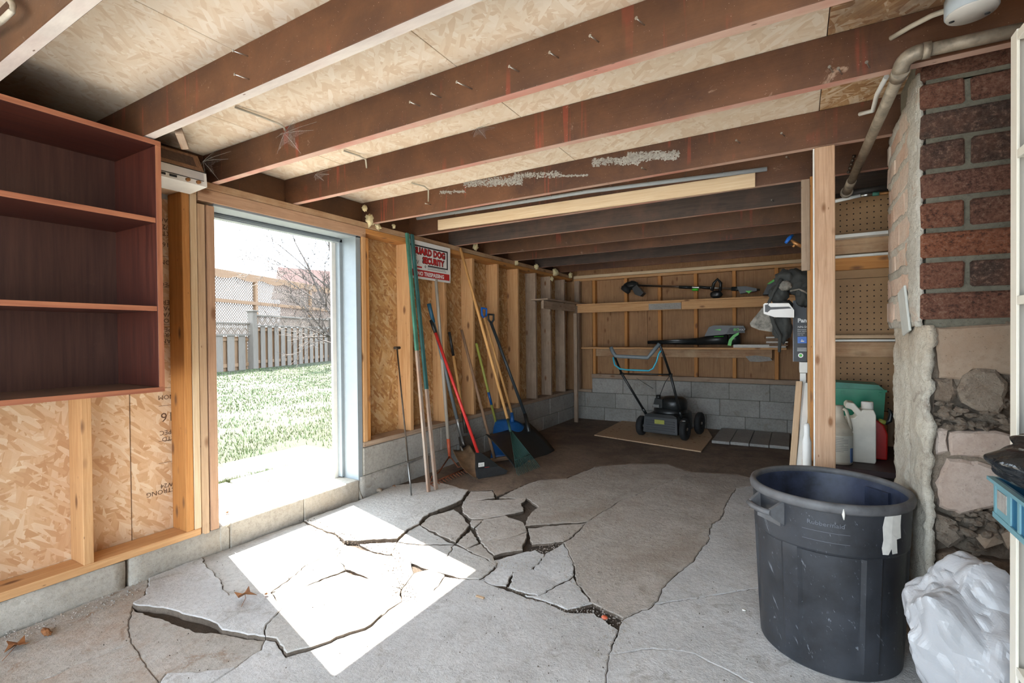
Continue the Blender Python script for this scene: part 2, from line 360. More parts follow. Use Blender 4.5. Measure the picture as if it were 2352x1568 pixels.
# ------------------------------------------------------------ mesh helpers
WL = {}
def put(o, parent, loc):
    WL[o] = Vector(loc)
    if parent is not None:
        o.parent = parent; o.location = Vector(loc)-WL[parent]
    else: o.location = loc
    return o
def empty(name, loc=(0, 0, 0)):
    o = bpy.data.objects.new(name, None); COL.objects.link(o); o.empty_display_size = .05
    return put(o, None, loc)
def thing(name, label, cat, loc=(0, 0, 0), group=None):
    o = empty(name, loc); o['label'] = label; o['category'] = cat
    if group: o['group'] = group
    return o
def struct(name, loc=(0, 0, 0)):
    o = empty(name, loc); o['kind'] = 'structure'; return o
def tag(o, label, cat, group=None):
    o['label'] = label; o['category'] = cat
    if group: o['group'] = group
    return o
class MB:
    def __init__(s): s.v = []; s.f = []; s.mi = []; s.sm = []
    def add(s, vs, fs, mi=0, sm=False, T=None):
        n = len(s.v)
        s.v += [(T @ Vector(v)) if T else Vector(v) for v in vs]
        for f in fs: s.f.append([i+n for i in f]); s.mi.append(mi); s.sm.append(sm)
        return s
    def box(s, a, b, mi=0, T=None):
        (x0, y0, z0), (x1, y1, z1) = a, b
        vs = [(x0, y0, z0), (x1, y0, z0), (x1, y1, z0), (x0, y1, z0), (x0, y0, z1), (x1, y0, z1), (x1, y1, z1), (x0, y1, z1)]
        return s.add(vs, [(0, 3, 2, 1), (4, 5, 6, 7), (0, 1, 5, 4), (1, 2, 6, 5), (2, 3, 7, 6), (3, 0, 4, 7)], mi, False, T)
    def tube(s, pts, r, n=10, mi=0, cap=True, T=None, sm=True):
        pts = [Vector(p) for p in pts]; rs = r if isinstance(r, (list, tuple)) else [r]*len(pts)
        vs, fs = [], []; prev = None
        for i, p in enumerate(pts):
            d = (pts[min(i+1, len(pts)-1)]-pts[max(i-1, 0)]).normalized()
            if prev is None:
                u = d.orthogonal().normalized()
            else:
                u = (prev-d*prev.dot(d)).normalized()
            prev = u; w = d.cross(u)
            for k in range(n):
                a = 2*math.pi*k/n; vs.append(p+(u*math.cos(a)+w*math.sin(a))*rs[i])
        for i in range(len(pts)-1):
            for k in range(n):
                fs.append((i*n+k, i*n+(k+1) % n, (i+1)*n+(k+1) % n, (i+1)*n+k))
        s.add(vs, fs, mi, sm, T)
        if cap:
            s.add(vs[:n], [tuple(range(n-1, -1, -1))], mi, False, T); s.add(vs[-n:], [tuple(range(n))], mi, False, T)
        return s
    def lathe(s, prof, n=32, mi=0, T=None, sm=True, close=False):
        vs, fs = [], []
        for r, z in prof:
            for k in range(n):
                a = 2*math.pi*k/n; vs.append((r*math.cos(a), r*math.sin(a), z))
        for i in range(len(prof)-1):
            for k in range(n): fs.append((i*n+k, i*n+(k+1) % n, (i+1)*n+(k+1) % n, (i+1)*n+k))
        return s.add(vs, fs, mi, sm, T)
    def prism(s, poly, d, mi=0, T=None):
        """poly: list of 3d points (planar), d: extrusion vector"""
        n = len(poly); d = Vector(d); a = [Vector(p) for p in poly]; b = [p+d for p in a]
        fs = [tuple(range(n-1, -1, -1)), tuple(range(n, 2*n))]+[(i, (i+1) % n, n+(i+1) % n, n+i) for i in range(n)]
        return s.add(a+b, fs, mi, False, T)
    def build(s, name, mats, parent=None, loc=None, recalc=True):
        mats = mats if isinstance(mats, (list, tuple)) else [mats]
        if loc is None:
            lo = [min(v[i] for v in s.v) for i in range(3)]; hi = [max(v[i] for v in s.v) for i in range(3)]
            loc = Vector(((lo[0]+hi[0])/2, (lo[1]+hi[1])/2, lo[2]))
        loc = Vector(loc); me = bpy.data.meshes.new(name)
        me.from_pydata([v-loc for v in s.v], [], s.f)
        for m in mats: me.materials.append(M[m] if isinstance(m, str) else m)
        for p, mi, sm in zip(me.polygons, s.mi, s.sm): p.material_index = mi; p.use_smooth = sm
        if recalc:
            bm = bmesh.new(); bm.from_mesh(me); bmesh.ops.remove_doubles(bm, verts=bm.verts, dist=1e-6); bmesh.ops.recalc_face_normals(bm, faces=bm.faces); bm.to_mesh(me); bm.free()
        o = bpy.data.objects.new(name, me); COL.objects.link(o)
        return put(o, parent, loc)
_bc = {}
def boxmesh(sx, sy, sz, mats, bev=.0025):
    key = (round(sx, 3), round(sy, 3), round(sz, 3), tuple(mats), bev)
    if key in _bc: return _bc[key]
    bm = bmesh.new(); bmesh.ops.create_cube(bm, size=1.0)
    for v in bm.verts: v.co = Vector((v.co.x*sx, v.co.y*sy, v.co.z*sz))
    if bev:
        bmesh.ops.bevel(bm, geom=list(bm.edges), offset=min(bev, sx*.3, sy*.3, sz*.3), segments=1, affect='EDGES')
    me = bpy.data.meshes.new('board'); bm.to_mesh(me); bm.free()
    for m in mats: me.materials.append(M[m])
    _bc[key] = me; return me
def abox(name, mat, parent, x, y, z, bev=.0025, tilt=None):
    """axis-aligned board: its longest side becomes local Z, its thinnest local Y"""
    c = Vector(((x[0]+x[1])/2, (y[0]+y[1])/2, (z[0]+z[1])/2)); d = [abs(x[1]-x[0]), abs(y[1]-y[0]), abs(z[1]-z[0])]
    od = sorted(range(3), key=lambda i: d[i]); iy, ix, iz = od
    mats = [mat] if isinstance(mat, str) else mat
    me = boxmesh(d[ix], d[iy], d[iz], mats, bev)
    o = bpy.data.objects.new(name, me); COL.objects.link(o)
    R = Matrix.Identity(3); cols = [None]*3
    E = [Vector((1, 0, 0)), Vector((0, 1, 0)), Vector((0, 0, 1))]
    vx, vy, vz = E[ix], E[iy], E[iz]
    if vx.cross(vy).dot(vz) < 0: vy = -vy
    R = Matrix((vx, vy, vz)).transposed()
    if tilt: R = Euler(tilt).to_matrix() @ R
    o.rotation_euler = R.to_euler()
    return put(o, parent, c)
def pbox(name, mat, parent, p0, p1, wdir, w, t, bev=.002):
    """board between two points; w across wdir, t in the other direction"""
    p0, p1 = Vector(p0), Vector(p1); z = (p1-p0).normalized(); x = Vector(wdir); x = (x-z*x.dot(z)).normalized(); y = z.cross(x)
    me = boxmesh(w, t, (p1-p0).length, [mat] if isinstance(mat, str) else mat, bev)
    o = bpy.data.objects.new(name, me); COL.objects.link(o)
    o.rotation_euler = Matrix((x, y, z)).transposed().to_euler()
    return put(o, parent, (p0+p1)/2)
def frame(p0, p1, face):
    """matrix with origin p0, z towards p1, y towards the facing direction"""
    p0, p1 = Vector(p0), Vector(p1); z = (p1-p0).normalized(); y = Vector(face); y = (y-z*y.dot(z)).normalized(); x = y.cross(z)
    m = Matrix((x, y, z)).transposed().to_4x4(); m.translation = p0; return m
def text(name, s, mat, parent, loc, xdir, ydir, size, extrude=.0004, align='LEFT', sx=1.0, bold=0.0, arc=None):
    cu = bpy.data.curves.new(name, 'FONT'); cu.body = s; cu.size = size; cu.extrude = extrude; cu.align_x = align; cu.offset = bold
    cu.resolution_u = 2
    o = bpy.data.objects.new(name, cu); COL.objects.link(o)
    me = bpy.data.meshes.new_from_object(o); bpy.data.objects.remove(o)
    x = Vector(xdir).normalized(); y = Vector(ydir); y = (y-x*y.dot(x)).normalized(); z = x.cross(y)
    for v in me.vertices:
        v.co.x *= sx
        if arc:
            a = v.co.x/arc; r = arc+v.co.z*1.0
            v.co = Vector((r*math.sin(a), v.co.y, r*math.cos(a)-arc))
    me.materials.clear(); me.materials.append(M[mat])
    q = bpy.data.objects.new(name, me); COL.objects.link(q)
    q.rotation_euler = Matrix((x, y, z)).transposed().to_euler()
    return put(q, parent, loc)
def blob(center, rad, seed=0, sub=4, amp=.2, freq=3.0, ridged=False, squash=None, power=1.0):
    bm = bmesh.new(); bmesh.ops.create_icosphere(bm, subdivisions=sub, radius=1.0)
    out = []
    for v in bm.verts:
        p = v.co.normalized(); q = p*freq+Vector((seed*3.1, seed*1.7, seed*.9))
        n = noise.multi_fractal(q, 1.0, 2.0, 3)-1.0 if not ridged else (1-abs(noise.noise(q))*2.2)*.5+(1-abs(noise.noise(q*2.3))*2)*.3-.3
        s = 1+amp*n
        out.append(Vector((p.x*rad[0]*s, p.y*rad[1]*s, p.z*rad[2]*s))+Vector(center))
    fs = [[v.index for v in f.verts] for f in bm.faces]; bm.free()
    mb = MB(); mb.v = out; mb.f = fs; mb.mi = [0]*len(fs); mb.sm = [not ridged]*len(fs); return mb

# ============================================================ STRUCTURE
WX = -2.81                      # inner face of the left wall studs
WY = 6.64                       # inner face of the back wall studs
JB, JT = 2.07, 2.235            # joist underside and roof sheathing
# ------------------------------------------------------------ floor of cracked concrete
floor = struct('floor')
MB().box((-2.96, -2.2, -.12), (1.35, 6.95, -.015)).build('soil_bed', 'dirt', floor)
def nz(p, a, s, k=0.0):
    return a*noise.noise(Vector((p.x*s+k, p.y*s-k, 3.3+k)))
def slab(pts, top=0.0, mat='slab', gap=.004, thick=.055, tilt=(0, 0), rough=.011):
    Q = [PZ(*p) if isinstance(p, tuple) and len(p) == 2 else Vector((p[0], p[1], 0)) for p in pts]
    Q = [Vector((q.x, q.y, 0)) for q in Q]
    A = sum(Q[i].x*Q[(i+1) % len(Q)].y-Q[(i+1) % len(Q)].x*Q[i].y for i in range(len(Q)))/2
    if A < 0: Q.reverse()
    # subdivide with a shared wobble
    R = []
    for i, a in enumerate(Q):
        b = Q[(i+1) % len(Q)]; L = (b-a).length; n = max(1, min(26, int(L/.022)))
        for k in range(n):
            p = a.lerp(b, k/n); R.append(p)
    gap *= .42; top = top*(.5 if top > .02 else .3); tilt = (tilt[0]*.4, tilt[1]*.4)
    far = lambda p: p.y < -.5 or p.x > 1.3
    R = [p if far(p) else p+Vector((nz(p, rough, 9)+nz(p, rough*.9, 37), nz(p, rough, 9, 5)+nz(p, rough*.9, 37, 5), 0)) for p in R]
    n = len(R); out = []
    for i, p in enumerate(R):
        e1 = (p-R[i-1]); e2 = (R[(i+1) % n]-p)
        n1 = Vector((-e1.y, e1.x, 0)).normalized(); n2 = Vector((-e2.y, e2.x, 0)).normalized()
        m = (n1+n2)
        m = m.normalized() if m.length > .3 else n1
        g = gap*(1+1.6*noise.noise(p*9)+1.0*noise.noise(p*31))
        out.append(p+m*max(.0007, g))
    c = sum(out, Vector())/n
    tz = lambda p: top+(p.x-c.x)*tilt[0]+(p.y-c.y)*tilt[1]
    mb = MB()
    b = .004
    inn = []
    for i, p in enumerate(out):
        e = (out[(i+1) % n]-out[i-1]); m = Vector((-e.y, e.x, 0)).normalized(); inn.append(p+m*b)
    vt = [Vector((p.x, p.y, tz(p))) for p in inn]; vm = [Vector((p.x, p.y, tz(p)-b)) for p in out]; vb = [Vector((p.x, p.y, -thick)) for p in out]
    mb.add(vt+vm+vb, [tuple(range(n))]+[(n+i, n+(i+1) % n, (i+1) % n, i) for i in range(n)], 0)
    mb.f += [[2*n+i, 2*n+(i+1) % n, n+(i+1) % n, n+i] for i in range(n)]; mb.mi += [1]*n; mb.sm += [False]*n
    return mb.build('concrete_slab', [mat, 'slab_edge'], floor, recalc=False)
slab([(338,1333),(466,1282),(476,1306),(509,1337),(526,1373),(624,1362),(649,1396),(612,1440),(605,1469),(509,1452),(501,1440),(444,1421),(363,1400),(302,1394),(335,1370)], .026, 'slab', .004, tilt=(.0, -.03))
slab([(466,1282),(527,1259),(697,1199),(716,1209),(769,1230),(794,1251),(700,1300),(628,1356),(624,1362),(526,1373),(509,1337),(476,1306)], .012, 'slab_sun')
slab([(628,1362),(673,1356),(794,1314),(853,1331),(920,1352),(921,1384),(876,1415),(769,1413),(723,1423),(649,1396)], .014, 'slab_sun', tilt=(0, -.01))
slab([(649,1396),(723,1423),(769,1413),(876,1415),(850,1440),(804,1455),(746,1478),(658,1509),(647,1494),(633,1471),(605,1469),(612,1440)], .024, 'slab_sun', .005, tilt=(0, -.03))
slab([(628,1358),(700,1300),(794,1251),(772,1282),(796,1308),(673,1356)], .006, 'slab_sun')
slab([(697,1199),(815,1155),(850,1142),(905,1118),(1000,1108),(1075,1129),(1063,1151),(1030,1166),(986,1182),(966,1198),(962,1206),(937,1220),(911,1240),(823,1245),(792,1245),(769,1230),(716,1209)], .028, 'slab_sun', .005, tilt=(.006, .004))
slab([(826,1249),(911,1245),(897,1273),(857,1267)], .006, 'slab_sun')
slab([(911,1244),(937,1220),(962,1206),(1042,1250),(980,1250)], .008, 'slab_sun')
slab([(911,1246),(980,1252),(1042,1252),(1026,1279),(978,1287),(941,1291),(897,1275)], .008, 'slab_sun', .003)
slab([(794,1251),(857,1269),(897,1277),(804,1308),(796,1306),(772,1282)], .004, 'slab_sun')
slab([(804,1308),(897,1277),(941,1291),(949,1315),(921,1351),(853,1331)], .009, 'slab_sun')
slab([(1026,1279),(1042,1252),(1071,1262),(1143,1297),(1103,1331),(1058,1327),(982,1307),(941,1293)], .007, 'slab_sun', .003)
slab([(949,1315),(982,1307),(1022,1319),(1022,1323),(998,1355),(933,1384),(921,1384),(921,1352)], .004, 'slab_sun')
slab([(921,1384),(998,1355),(1022,1323),(1058,1328),(1103,1331),(1131,1343),(1180,1360),(1204,1368),(1264,1388),(1300,1404),(1365,1408),(1418,1444),(1402,1497),(1390,1568),(1375,1700),[-.62,.2],[-.62,-2.2],[-1.3,-2.2],(536,1532),(600,1490),(605,1469),(633,1471),(647,1494),(658,1509),(746,1478),(804,1455),(850,1440),(876,1415)], 0, 'slab', .005)
slab([(302,1394),(394,1429),(440,1448),(509,1452),(605,1469),(600,1490),(536,1532),(383,1543),(363,1568),(299,1478)], -.012, 'slab_left', .002)
slab([[-2.86,-.2],(0,1462),(191,1386),(338,1322),(338,1333),(335,1370),(302,1394),(299,1478),(172,1528),(77,1568),(-120,1640)], -.006, 'slab_left', .003)
slab([(77,1568),(172,1528),(299,1478),(363,1568),(300,1680),[-1.75,.2],[-2.1,.1],(-120,1640)], -.004, 'slab_left', .004)
slab([(363,1568),(383,1543),(536,1532),[-1.3,-2.2],[-2.86,-2.2],[-2.86,-.2],(-120,1640),[-2.1,.1],[-1.75,.2],(300,1680)], -.004, 'slab', .005)
slab([(964,1206),(986,1186),(1042,1170),(1060,1182),(1079,1205),(1046,1246)], .012, 'slab_tan')
slab([(1063,1153),(1107,1150),(1212,1145),(1198,1158),(1204,1174),(1159,1184),(1111,1192),(1079,1192),(1060,1176)], .016, 'slab_tan', .003)
slab([(1079,1129),(1131,1127),(1137,1143),(1067,1153)], .01, 'slab_tan')
slab([(1111,1194),(1159,1185),(1204,1200),(1213,1222),(1172,1236),(1106,1246),(1091,1214)], .016, 'slab_tan', .003)
slab([(1106,1246),(1172,1236),(1213,1224),(1198,1263),(1133,1275)], .018, 'slab_tan', .002)
slab([(1083,1216),(1103,1246),(1073,1260),(1046,1249)], .004, 'slab_tan')
slab([(1079,1192),(1111,1194),(1089,1212),(1081,1206)], .002, 'slab_tan')
slab([(1073,1260),(1106,1248),(1133,1277),(1143,1291),(1143,1297)], .004, 'slab_tan')
slab([(1147,1143),(1188,1121),(1236,1103),(1301,1099),(1365,1073),(1446,1066),(1530,1066),(1588,1085),(1470,1133),(1426,1149),(1349,1198),(1206,1206),(1215,1183),(1236,1165),(1212,1145)], .008, 'slab_tan', .003)
slab([(1212,1212),(1349,1200),(1325,1224),(1293,1243),(1220,1250),(1216,1226)], .002, 'slab_tan')
slab([(1349,1198),(1426,1149),(1470,1133),(1588,1085),(1689,1090),(1740,1100),(1733,1113),(1689,1121),(1652,1194),(1636,1202),(1624,1242),(1592,1287),(1519,1351),(1503,1388),(1487,1400),(1430,1420),(1361,1388),(1341,1355),(1325,1335),(1317,1291),(1293,1246),(1329,1222)], .006, 'slab_tan', .0025)
slab([(1293,1246),(1317,1291),(1319,1323),(1281,1343),(1224,1307),(1256,1271)], .006, 'slab', .003)
slab([(1224,1307),(1180,1315),(1170,1351),(1196,1361),(1240,1370),(1285,1343)], .012, 'slab', .003)
slab([(1285,1345),(1319,1325),(1341,1360),(1361,1388),(1300,1400),(1264,1386),(1204,1366),(1240,1370)], .01, 'slab', .003)
slab([(1137,1283),(1198,1266),(1230,1262),(1256,1271),(1222,1307),(1180,1312),(1165,1345),(1131,1341),(1103,1331),(1143,1299)], -.012, 'slab', .006)
slab([(1740,1100),(1733,1113),(1689,1121),(1652,1194),(1636,1202),(1624,1242),(1592,1287),(1519,1351),(1503,1388),(1608,1372),(1741,1351),(1850,1340),[1.35,1.6],[1.35,3.2],(1900,1080)], .002, 'slab', .0025)
slab([(1430,1420),(1487,1400),(1503,1388),(1608,1372),(1741,1351),(1850,1340),[1.35,1.6],[1.35,.9],(1800,1600),(1668,1537),(1600,1500),(1474,1490),(1402,1497),(1418,1444)], -.001, 'slab', .003)
slab([(1402,1497),(1474,1490),(1600,1500),(1668,1537),(1800,1600),[1.35,.9],[1.35,-2.2],[-.62,-2.2],[-.62,.2],(1375,1700),(1390,1568)], -.002, 'slab', .003)
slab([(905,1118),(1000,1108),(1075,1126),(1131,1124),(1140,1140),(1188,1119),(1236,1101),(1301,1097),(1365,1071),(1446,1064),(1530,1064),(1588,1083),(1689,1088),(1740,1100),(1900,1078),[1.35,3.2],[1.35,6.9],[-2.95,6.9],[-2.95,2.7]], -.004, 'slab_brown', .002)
# loose crumbs and grit lying along the cracks
def scatter(n, region, zr, rad, mat, name, parent, sd):
    rnd = random.Random(sd); mb = MB()
    for i in range(n):
        x, y = region(rnd); r = rnd.uniform(*rad)
        T = Matrix.Translation((x, y, zr+r*.3)) @ Euler((rnd.random()*6, rnd.random()*6, rnd.random()*6)).to_matrix().to_4x4()
        vs = [(r*rnd.uniform(.6, 1.2), 0, 0), (-r*rnd.uniform(.6, 1.3), 0, 0), (0, r*.8, 0), (0, -r*rnd.uniform(.5, 1), 0), (0, 0, r*.6), (0, 0, -r*.6)]
        mb.add(vs, [(0, 2, 4), (2, 1, 4), (1, 3, 4), (3, 0, 4), (2, 0, 5), (1, 2, 5), (3, 1, 5), (0, 3, 5)], 0, False, T)
    o = mb.build(name, mat, parent, recalc=False); o['kind'] = 'stuff'; return o
def along(path, spread):
    Pp = [PZ(*p) for p in path]
    def f(rnd):
        i = rnd.randrange(len(Pp)-1); t = rnd.random(); p = Pp[i].lerp(Pp[i+1], t)
        return p.x+rnd.gauss(0, spread), p.y+rnd.gauss(0, spread)
    return f
scatter(260, along([(338,1325),(440,1290),(520,1262)], .03), .0, (.001, .006), 'slab_left', 'grit', floor, 1)
scatter(420, along([(1170,1351),(1264,1388),(1365,1408),(1430,1420),(1402,1497)], .03), .0, (.001, .005), 'slab_tan', 'grit', floor, 2)
scatter(420, along([(1130,1290),(1200,1300),(1250,1265),(1300,1250),(1320,1330),(1350,1370)], .035), .004, (.001, .005), 'slab_tan', 'grit', floor, 3)
scatter(1100, lambda r: (r.uniform(-2.7, .3), r.uniform(.8, 4.2)), .006, (.001, .0042), 'dirt', 'grit', floor, 4)
scatter(300, along([(697,1199),(800,1245),(900,1275),(920,1350),(940,1384)], .03), .014, (.0015, .006), 'slab_edge', 'grit', floor, 5)
scatter(200, along([(0,1470),(190,1400),(330,1340)], .05), .0, (.0015, .006), 'slab_left', 'grit', floor, 6)

# ------------------------------------------------------------ left wall
wl = struct('wall_left', (WX, 0, 0))
OX = WX-.145                     # sheathing face
seams = [(-1.3, -.05), (-.045, 1.18), (1.185, 1.6)]
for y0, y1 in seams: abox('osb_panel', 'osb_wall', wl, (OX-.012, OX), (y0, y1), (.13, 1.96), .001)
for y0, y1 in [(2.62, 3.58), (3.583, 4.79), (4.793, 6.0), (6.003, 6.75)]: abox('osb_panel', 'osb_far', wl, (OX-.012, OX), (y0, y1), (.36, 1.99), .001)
# foundation curb under the wall left of the door
def rough_box(name, mat, parent, x, y, z, amp=.008, seg=.05, seed=0, faces=None):
    """box whose skin is displaced by noise"""
    bm = bmesh.new(); bmesh.ops.create_cube(bm, size=1.0)
    c = Vector(((x[0]+x[1])/2, (y[0]+y[1])/2, (z[0]+z[1])/2)); d = Vector((x[1]-x[0], y[1]-y[0], z[1]-z[0]))
    for v in bm.verts: v.co = Vector((v.co.x*d.x, v.co.y*d.y, v.co.z*d.z))
    for ax in range(3):
        n = max(1, min(60, int(d[ax]/seg)))
        for k in range(1, n):
            co = Vector((0, 0, 0)); no = Vector((0, 0, 0)); no[ax] = 1; co[ax] = -d[ax]/2+d[ax]*k/n
            bmesh.ops.bisect_plane(bm, geom=bm.verts[:]+bm.edges[:]+bm.faces[:], plane_co=co, plane_no=no)
    for v in bm.verts:
        w = v.co+c+Vector((seed, seed*.7, 0))
        v.co += Vector((noise.noise(w*9), noise.noise(w*9+Vector((7, 0, 0))), noise.noise(w*9+Vector((0, 9, 0)))))*amp*.8+Vector((noise.noise(w*27), noise.noise(w*27+Vector((7, 0, 0))), noise.noise(w*27+Vector((0, 9, 0)))))*amp*.6
    me = bpy.data.meshes.new(name); bm.to_mesh(me); bm.free(); me.materials.append(M[mat])
    for p in me.polygons: p.use_smooth = True
    o = bpy.data.objects.new(name, me); COL.objects.link(o); return put(o, parent, c)
rough_box('foundation_curb', 'curb', wl, (WX-.2, WX-.005), (-1.3, 1.10), (-.06, .128), .010, .05, 1)
rough_box('foundation_curb', 'curb', wl, (WX-.2, WX-.002), (1.112, 1.60), (-.06, .135), .008, .05, 4)
abox('sill_plate', 'pine', wl, (WX-.14, WX), (-1.3, 1.445), (.133, .171))
for y in (.936, ): abox('stud', 'pine', wl, (WX-.143, WX), (y, y+.038), (.171, 1.98))
for y in (-.90, -.44, .03, .48): abox('stud', 'pine', wl, (WX-.143, WX), (y, y+.038), (.171, 1.98))
abox('stud', 'pine_orange', wl, (WX-.143, WX), (1.372, 1.41), (.171, 1.985))
abox('stud', 'pine_white', wl, (WX-.13, WX+.002), (1.412, 1.447), (.171, 1.985))
abox('stud', 'pine_pale', wl, (WX-.143, WX-.004), (1.452, 1.492), (.125, 1.94))
abox('stud', 'pine_pink', wl, (WX-.143, WX+.001), (1.497, 1.541), (.135, 1.94))
# top plates
abox('top_plate', 'plate_old', wl, (WX-.14, WX+.004), (-1.3, 6.62), (2.028, 2.068))
abox('top_plate', 'pine_pale', wl, (WX-.14, WX), (-1.3, 1.45), (1.985, 2.026))
abox('top_plate', 'pine_orange', wl, (WX-.14, WX), (2.60, 6.62), (1.988, 2.026))
abox('door_header', 'pine_pink', wl, (WX-.14, WX+.003), (1.453, 2.655), (1.958, 2.026))
# right part: block courses, sill and studs
bz = [(.168, .372), (-.05, .164)]
for r, (z0, z1) in enumerate(bz):
    y = 2.60 - (.0 if r == 0 else .2); 
    while y < 6.62:
        y0 = max(y, 2.60); y1 = min(y+.455, 6.62)
        if y1-y0 > .06: abox('concrete_block', 'block', wl, (WX-.19, WX+.012+random.uniform(-.003, .003)), (y0, y1), (z0, z1), .004)
        y += .459
MB().box((WX-.18, 2.6, -.05), (WX+.004, 6.62, .371)).build('mortar', 'mortar', wl)
abox('sill_plate', 'pine_weathered', wl, (WX-.14, WX+.004), (2.61, 6.62), (.374, .412))
abox('stud', 'pine', wl, (WX-.143, WX), (2.617, 2.655), (.40, 1.958))
abox('stud', 'pine_orange', wl, (WX-.143, WX-.008), (2.657, 2.692), (.412, 1.958))
for i, y in enumerate((3.171, 3.642, 4.105, 4.577, 5.03, 5.481, 5.91, 6.36)):
    abox('stud', 'pine' if i < 5 else 'pine_weathered', wl, (WX-.143, WX), (y-.04, y), (.412, 1.988))
# spray foam lumps where the joists meet the plate
for (px, py, r) in [(850,505,.035),(868,520,.022),(838,478,.02),(905,520,.015),(1092,566,.03),(1186,603,.025),(1232,612,.03),(1275,625,.045),(1268,640,.025),(1310,632,.035)]:
    q = PX(px, py, WX+.02); blob(q, (r*.8, r, r*1.1), px, 3, .6, 2.5).build('spray_foam', 'foam', wl)
# printed stamps on the sheathing, seen upside down beside the stud
def stamp(s, px, py, size, mat='ink_brown'):
    q = PX(px, py, OX+.0015); text('printed_stamp', s, mat, wl, q, (0, -1, 0), (0, 0, -1), size, .0002)
for i, (s, py) in enumerate([('SPACING', 505), ('40/20', 520), ('EXTERIOR', 535), ('7/16 IN', 560), ('BOND 1', 600), ('SPEC LTD', 650), ('CERTIFIED', 690), ('SPACED', 704), ('WALLS', 718), ('NORD', 732), ('SPECIAL', 752), ('ORDER', 764), ('PANELS', 778), ('NOM', 905), ('16', 945), ('SPEC', 985), ('LTD', 1000), ('W24', 1105), ('STRONG', 1117)]):
    stamp(s, 401, py, .034 if s != '16' else .07)
for py in (528, 590, 660, 700, 745, 790, 890, 930, 1010, 1060):
    q = PX(388, py, OX+.001); MB().box((q.x, q.y-.05, q.z-.001), (q.x+.0006, q.y+.02, q.z+.001)).build('printed_line', 'ink_brown', wl)

# ------------------------------------------------------------ door opening frame
dr = struct('door_1', (WX, 2.1, .15))
abox('door_jamb', 'paint_grey', dr, (WX-.165, WX-.004), (2.560, 2.606), (.135, 1.955), .002)
abox('door_stop', 'paint_grey', dr, (WX-.20, WX-.150), (2.535, 2.575), (.15, 1.94), .002)
abox('door_casing', 'paint_white', dr, (WX-.215, WX-.195), (2.50, 2.62), (.11, 2.0), .002)
abox('door_head', 'paint_grey', dr, (WX-.165, WX-.004), (1.541, 2.606), (1.945, 1.962), .001)
abox('door_head_stop', 'paint_grey', dr, (WX-.20, WX-.150), (1.541, 2.606), (1.915, 1.945), .002)
abox('weather_strip', 'shaft_grey', dr, (WX-.149, WX-.142), (1.6, 2.54), (1.925, 1.940), .001)
abox('door_casing', 'paint_white', dr, (WX-.215, WX-.198), (1.45, 2.62), (1.93, 2.02), .002)
abox('door_casing', 'paint_white', dr, (WX-.215, WX-.198), (1.44, 1.535), (.11, 2.0), .002)
# concrete step in the doorway
step = thing('door_step', 'low concrete door sill with a cracked front edge', 'step', (WX, 2.05, 0))
for y0, y1, m in ((1.545, 1.60, 'curb'), (1.604, 2.088, 'curb'), (2.092, 2.56, 'curb')):
    abox('step_block', m, step, (WX-.42, WX+.0), (y0, y1), (-.06, .143), .006)
MB().prism([(WX-.02, 2.562, .10), (WX+.03, 2.565, -.0), (WX-.0, 2.60, .0), (WX-.02, 2.60, .06)], (-.12, 0, 0)).build('broken_corner', 'curb', step)
rough_box('foundation_curb', 'block', wl, (WX-.2, WX+.012), (2.575, 3.35), (-.06, .158), .004, .04, 9)

# ------------------------------------------------------------ back wall
wb = struct('wall_back', (0, WY, 0))
px0 = [-2.95, -1.75, -.55, .65]
for x0 in px0: abox('plywood_panel', 'plywood', wb, (x0, min(x0+1.197, 1.4)), (WY+.09, WY+.10), (.30, 2.1), .001)
MB().box((-2.96, WY+.10, 0), (1.4, WY+.14, 2.2)).build('outer_sheathing', 'plywood', wb)
cz = [(.387, .588), (.18, .383), (-.03, .176)]
for r, (z0, z1) in enumerate(cz):
    x = -2.52 if r == 0 else (-2.79 - (.29 if r == 1 else 0.0))
    while x < 1.3:
        x0 = max(x, -2.79 if r else -2.52); x1 = min(x+.447, 1.3)
        if x1-x0 > .05: abox('concrete_block', 'block', wb, (x0, x1), (WY-.012+random.uniform(-.003, .003), WY+.18), (z0, z1), .004)
        x += .451
MB().box((-2.79, WY+.0, -.03), (1.3, WY+.17, .382)).build('mortar', 'mortar', wb)
MB().box((-2.515, WY+.0, .38), (1.3, WY+.17, .586)).build('mortar', 'mortar', wb)
abox('sill_plate', 'pine_weathered', wb, (-2.53, 1.3), (WY-.014, WY+.09), (.592, .65))
abox('sill_plate', 'pine_weathered', wb, (-2.79, -2.535), (WY-.004, WY+.09), (.386, .424))
abox('top_plate', 'pine', wb, (-2.8, 1.3), (WY-.003, WY+.09), (1.985, 2.022))
abox('top_plate', 'pine_white', wb, (-2.8, 1.3), (WY-.006, WY+.09), (2.026, 2.066))
for x in (-2.513, -2.048, -1.590, -1.132, -.678, -.215, .24, .70):
    abox('stud', 'pine_orange', wb, (x, x+.042), (WY, WY+.088), (.65, 1.985))
abox('corner_post', 'pine_weathered', wb, (-2.76, -2.69), (WY-.07, WY), (.424, 1.985))
abox('plywood_panel', 'plywood', wb, (-2.69, -2.53), (WY+.03, WY+.04), (.424, 1.985))

# ------------------------------------------------------------ right wall
wr = struct('wall_right', (1.3, 0, 0))
for y0 in (-1.3, -.08, 1.14, 2.36, 3.58, 4.80): abox('plywood_panel', 'plywood', wr, (1.30, 1.312), (y0, y0+1.215), (0, 2.24), .001)
MB().box((1.315, -1.35, -.05), (1.36, 6.9, 2.26)).build('outer_sheathing', 'plywood', wr)
for y in (-.9, -.4, .1, .6, 1.1, 3.6, 4.1, 4.6, 5.1, 5.6, 6.1): abox('stud', 'pine', wr, (1.21, 1.30), (y, y+.04), (0, 2.07))
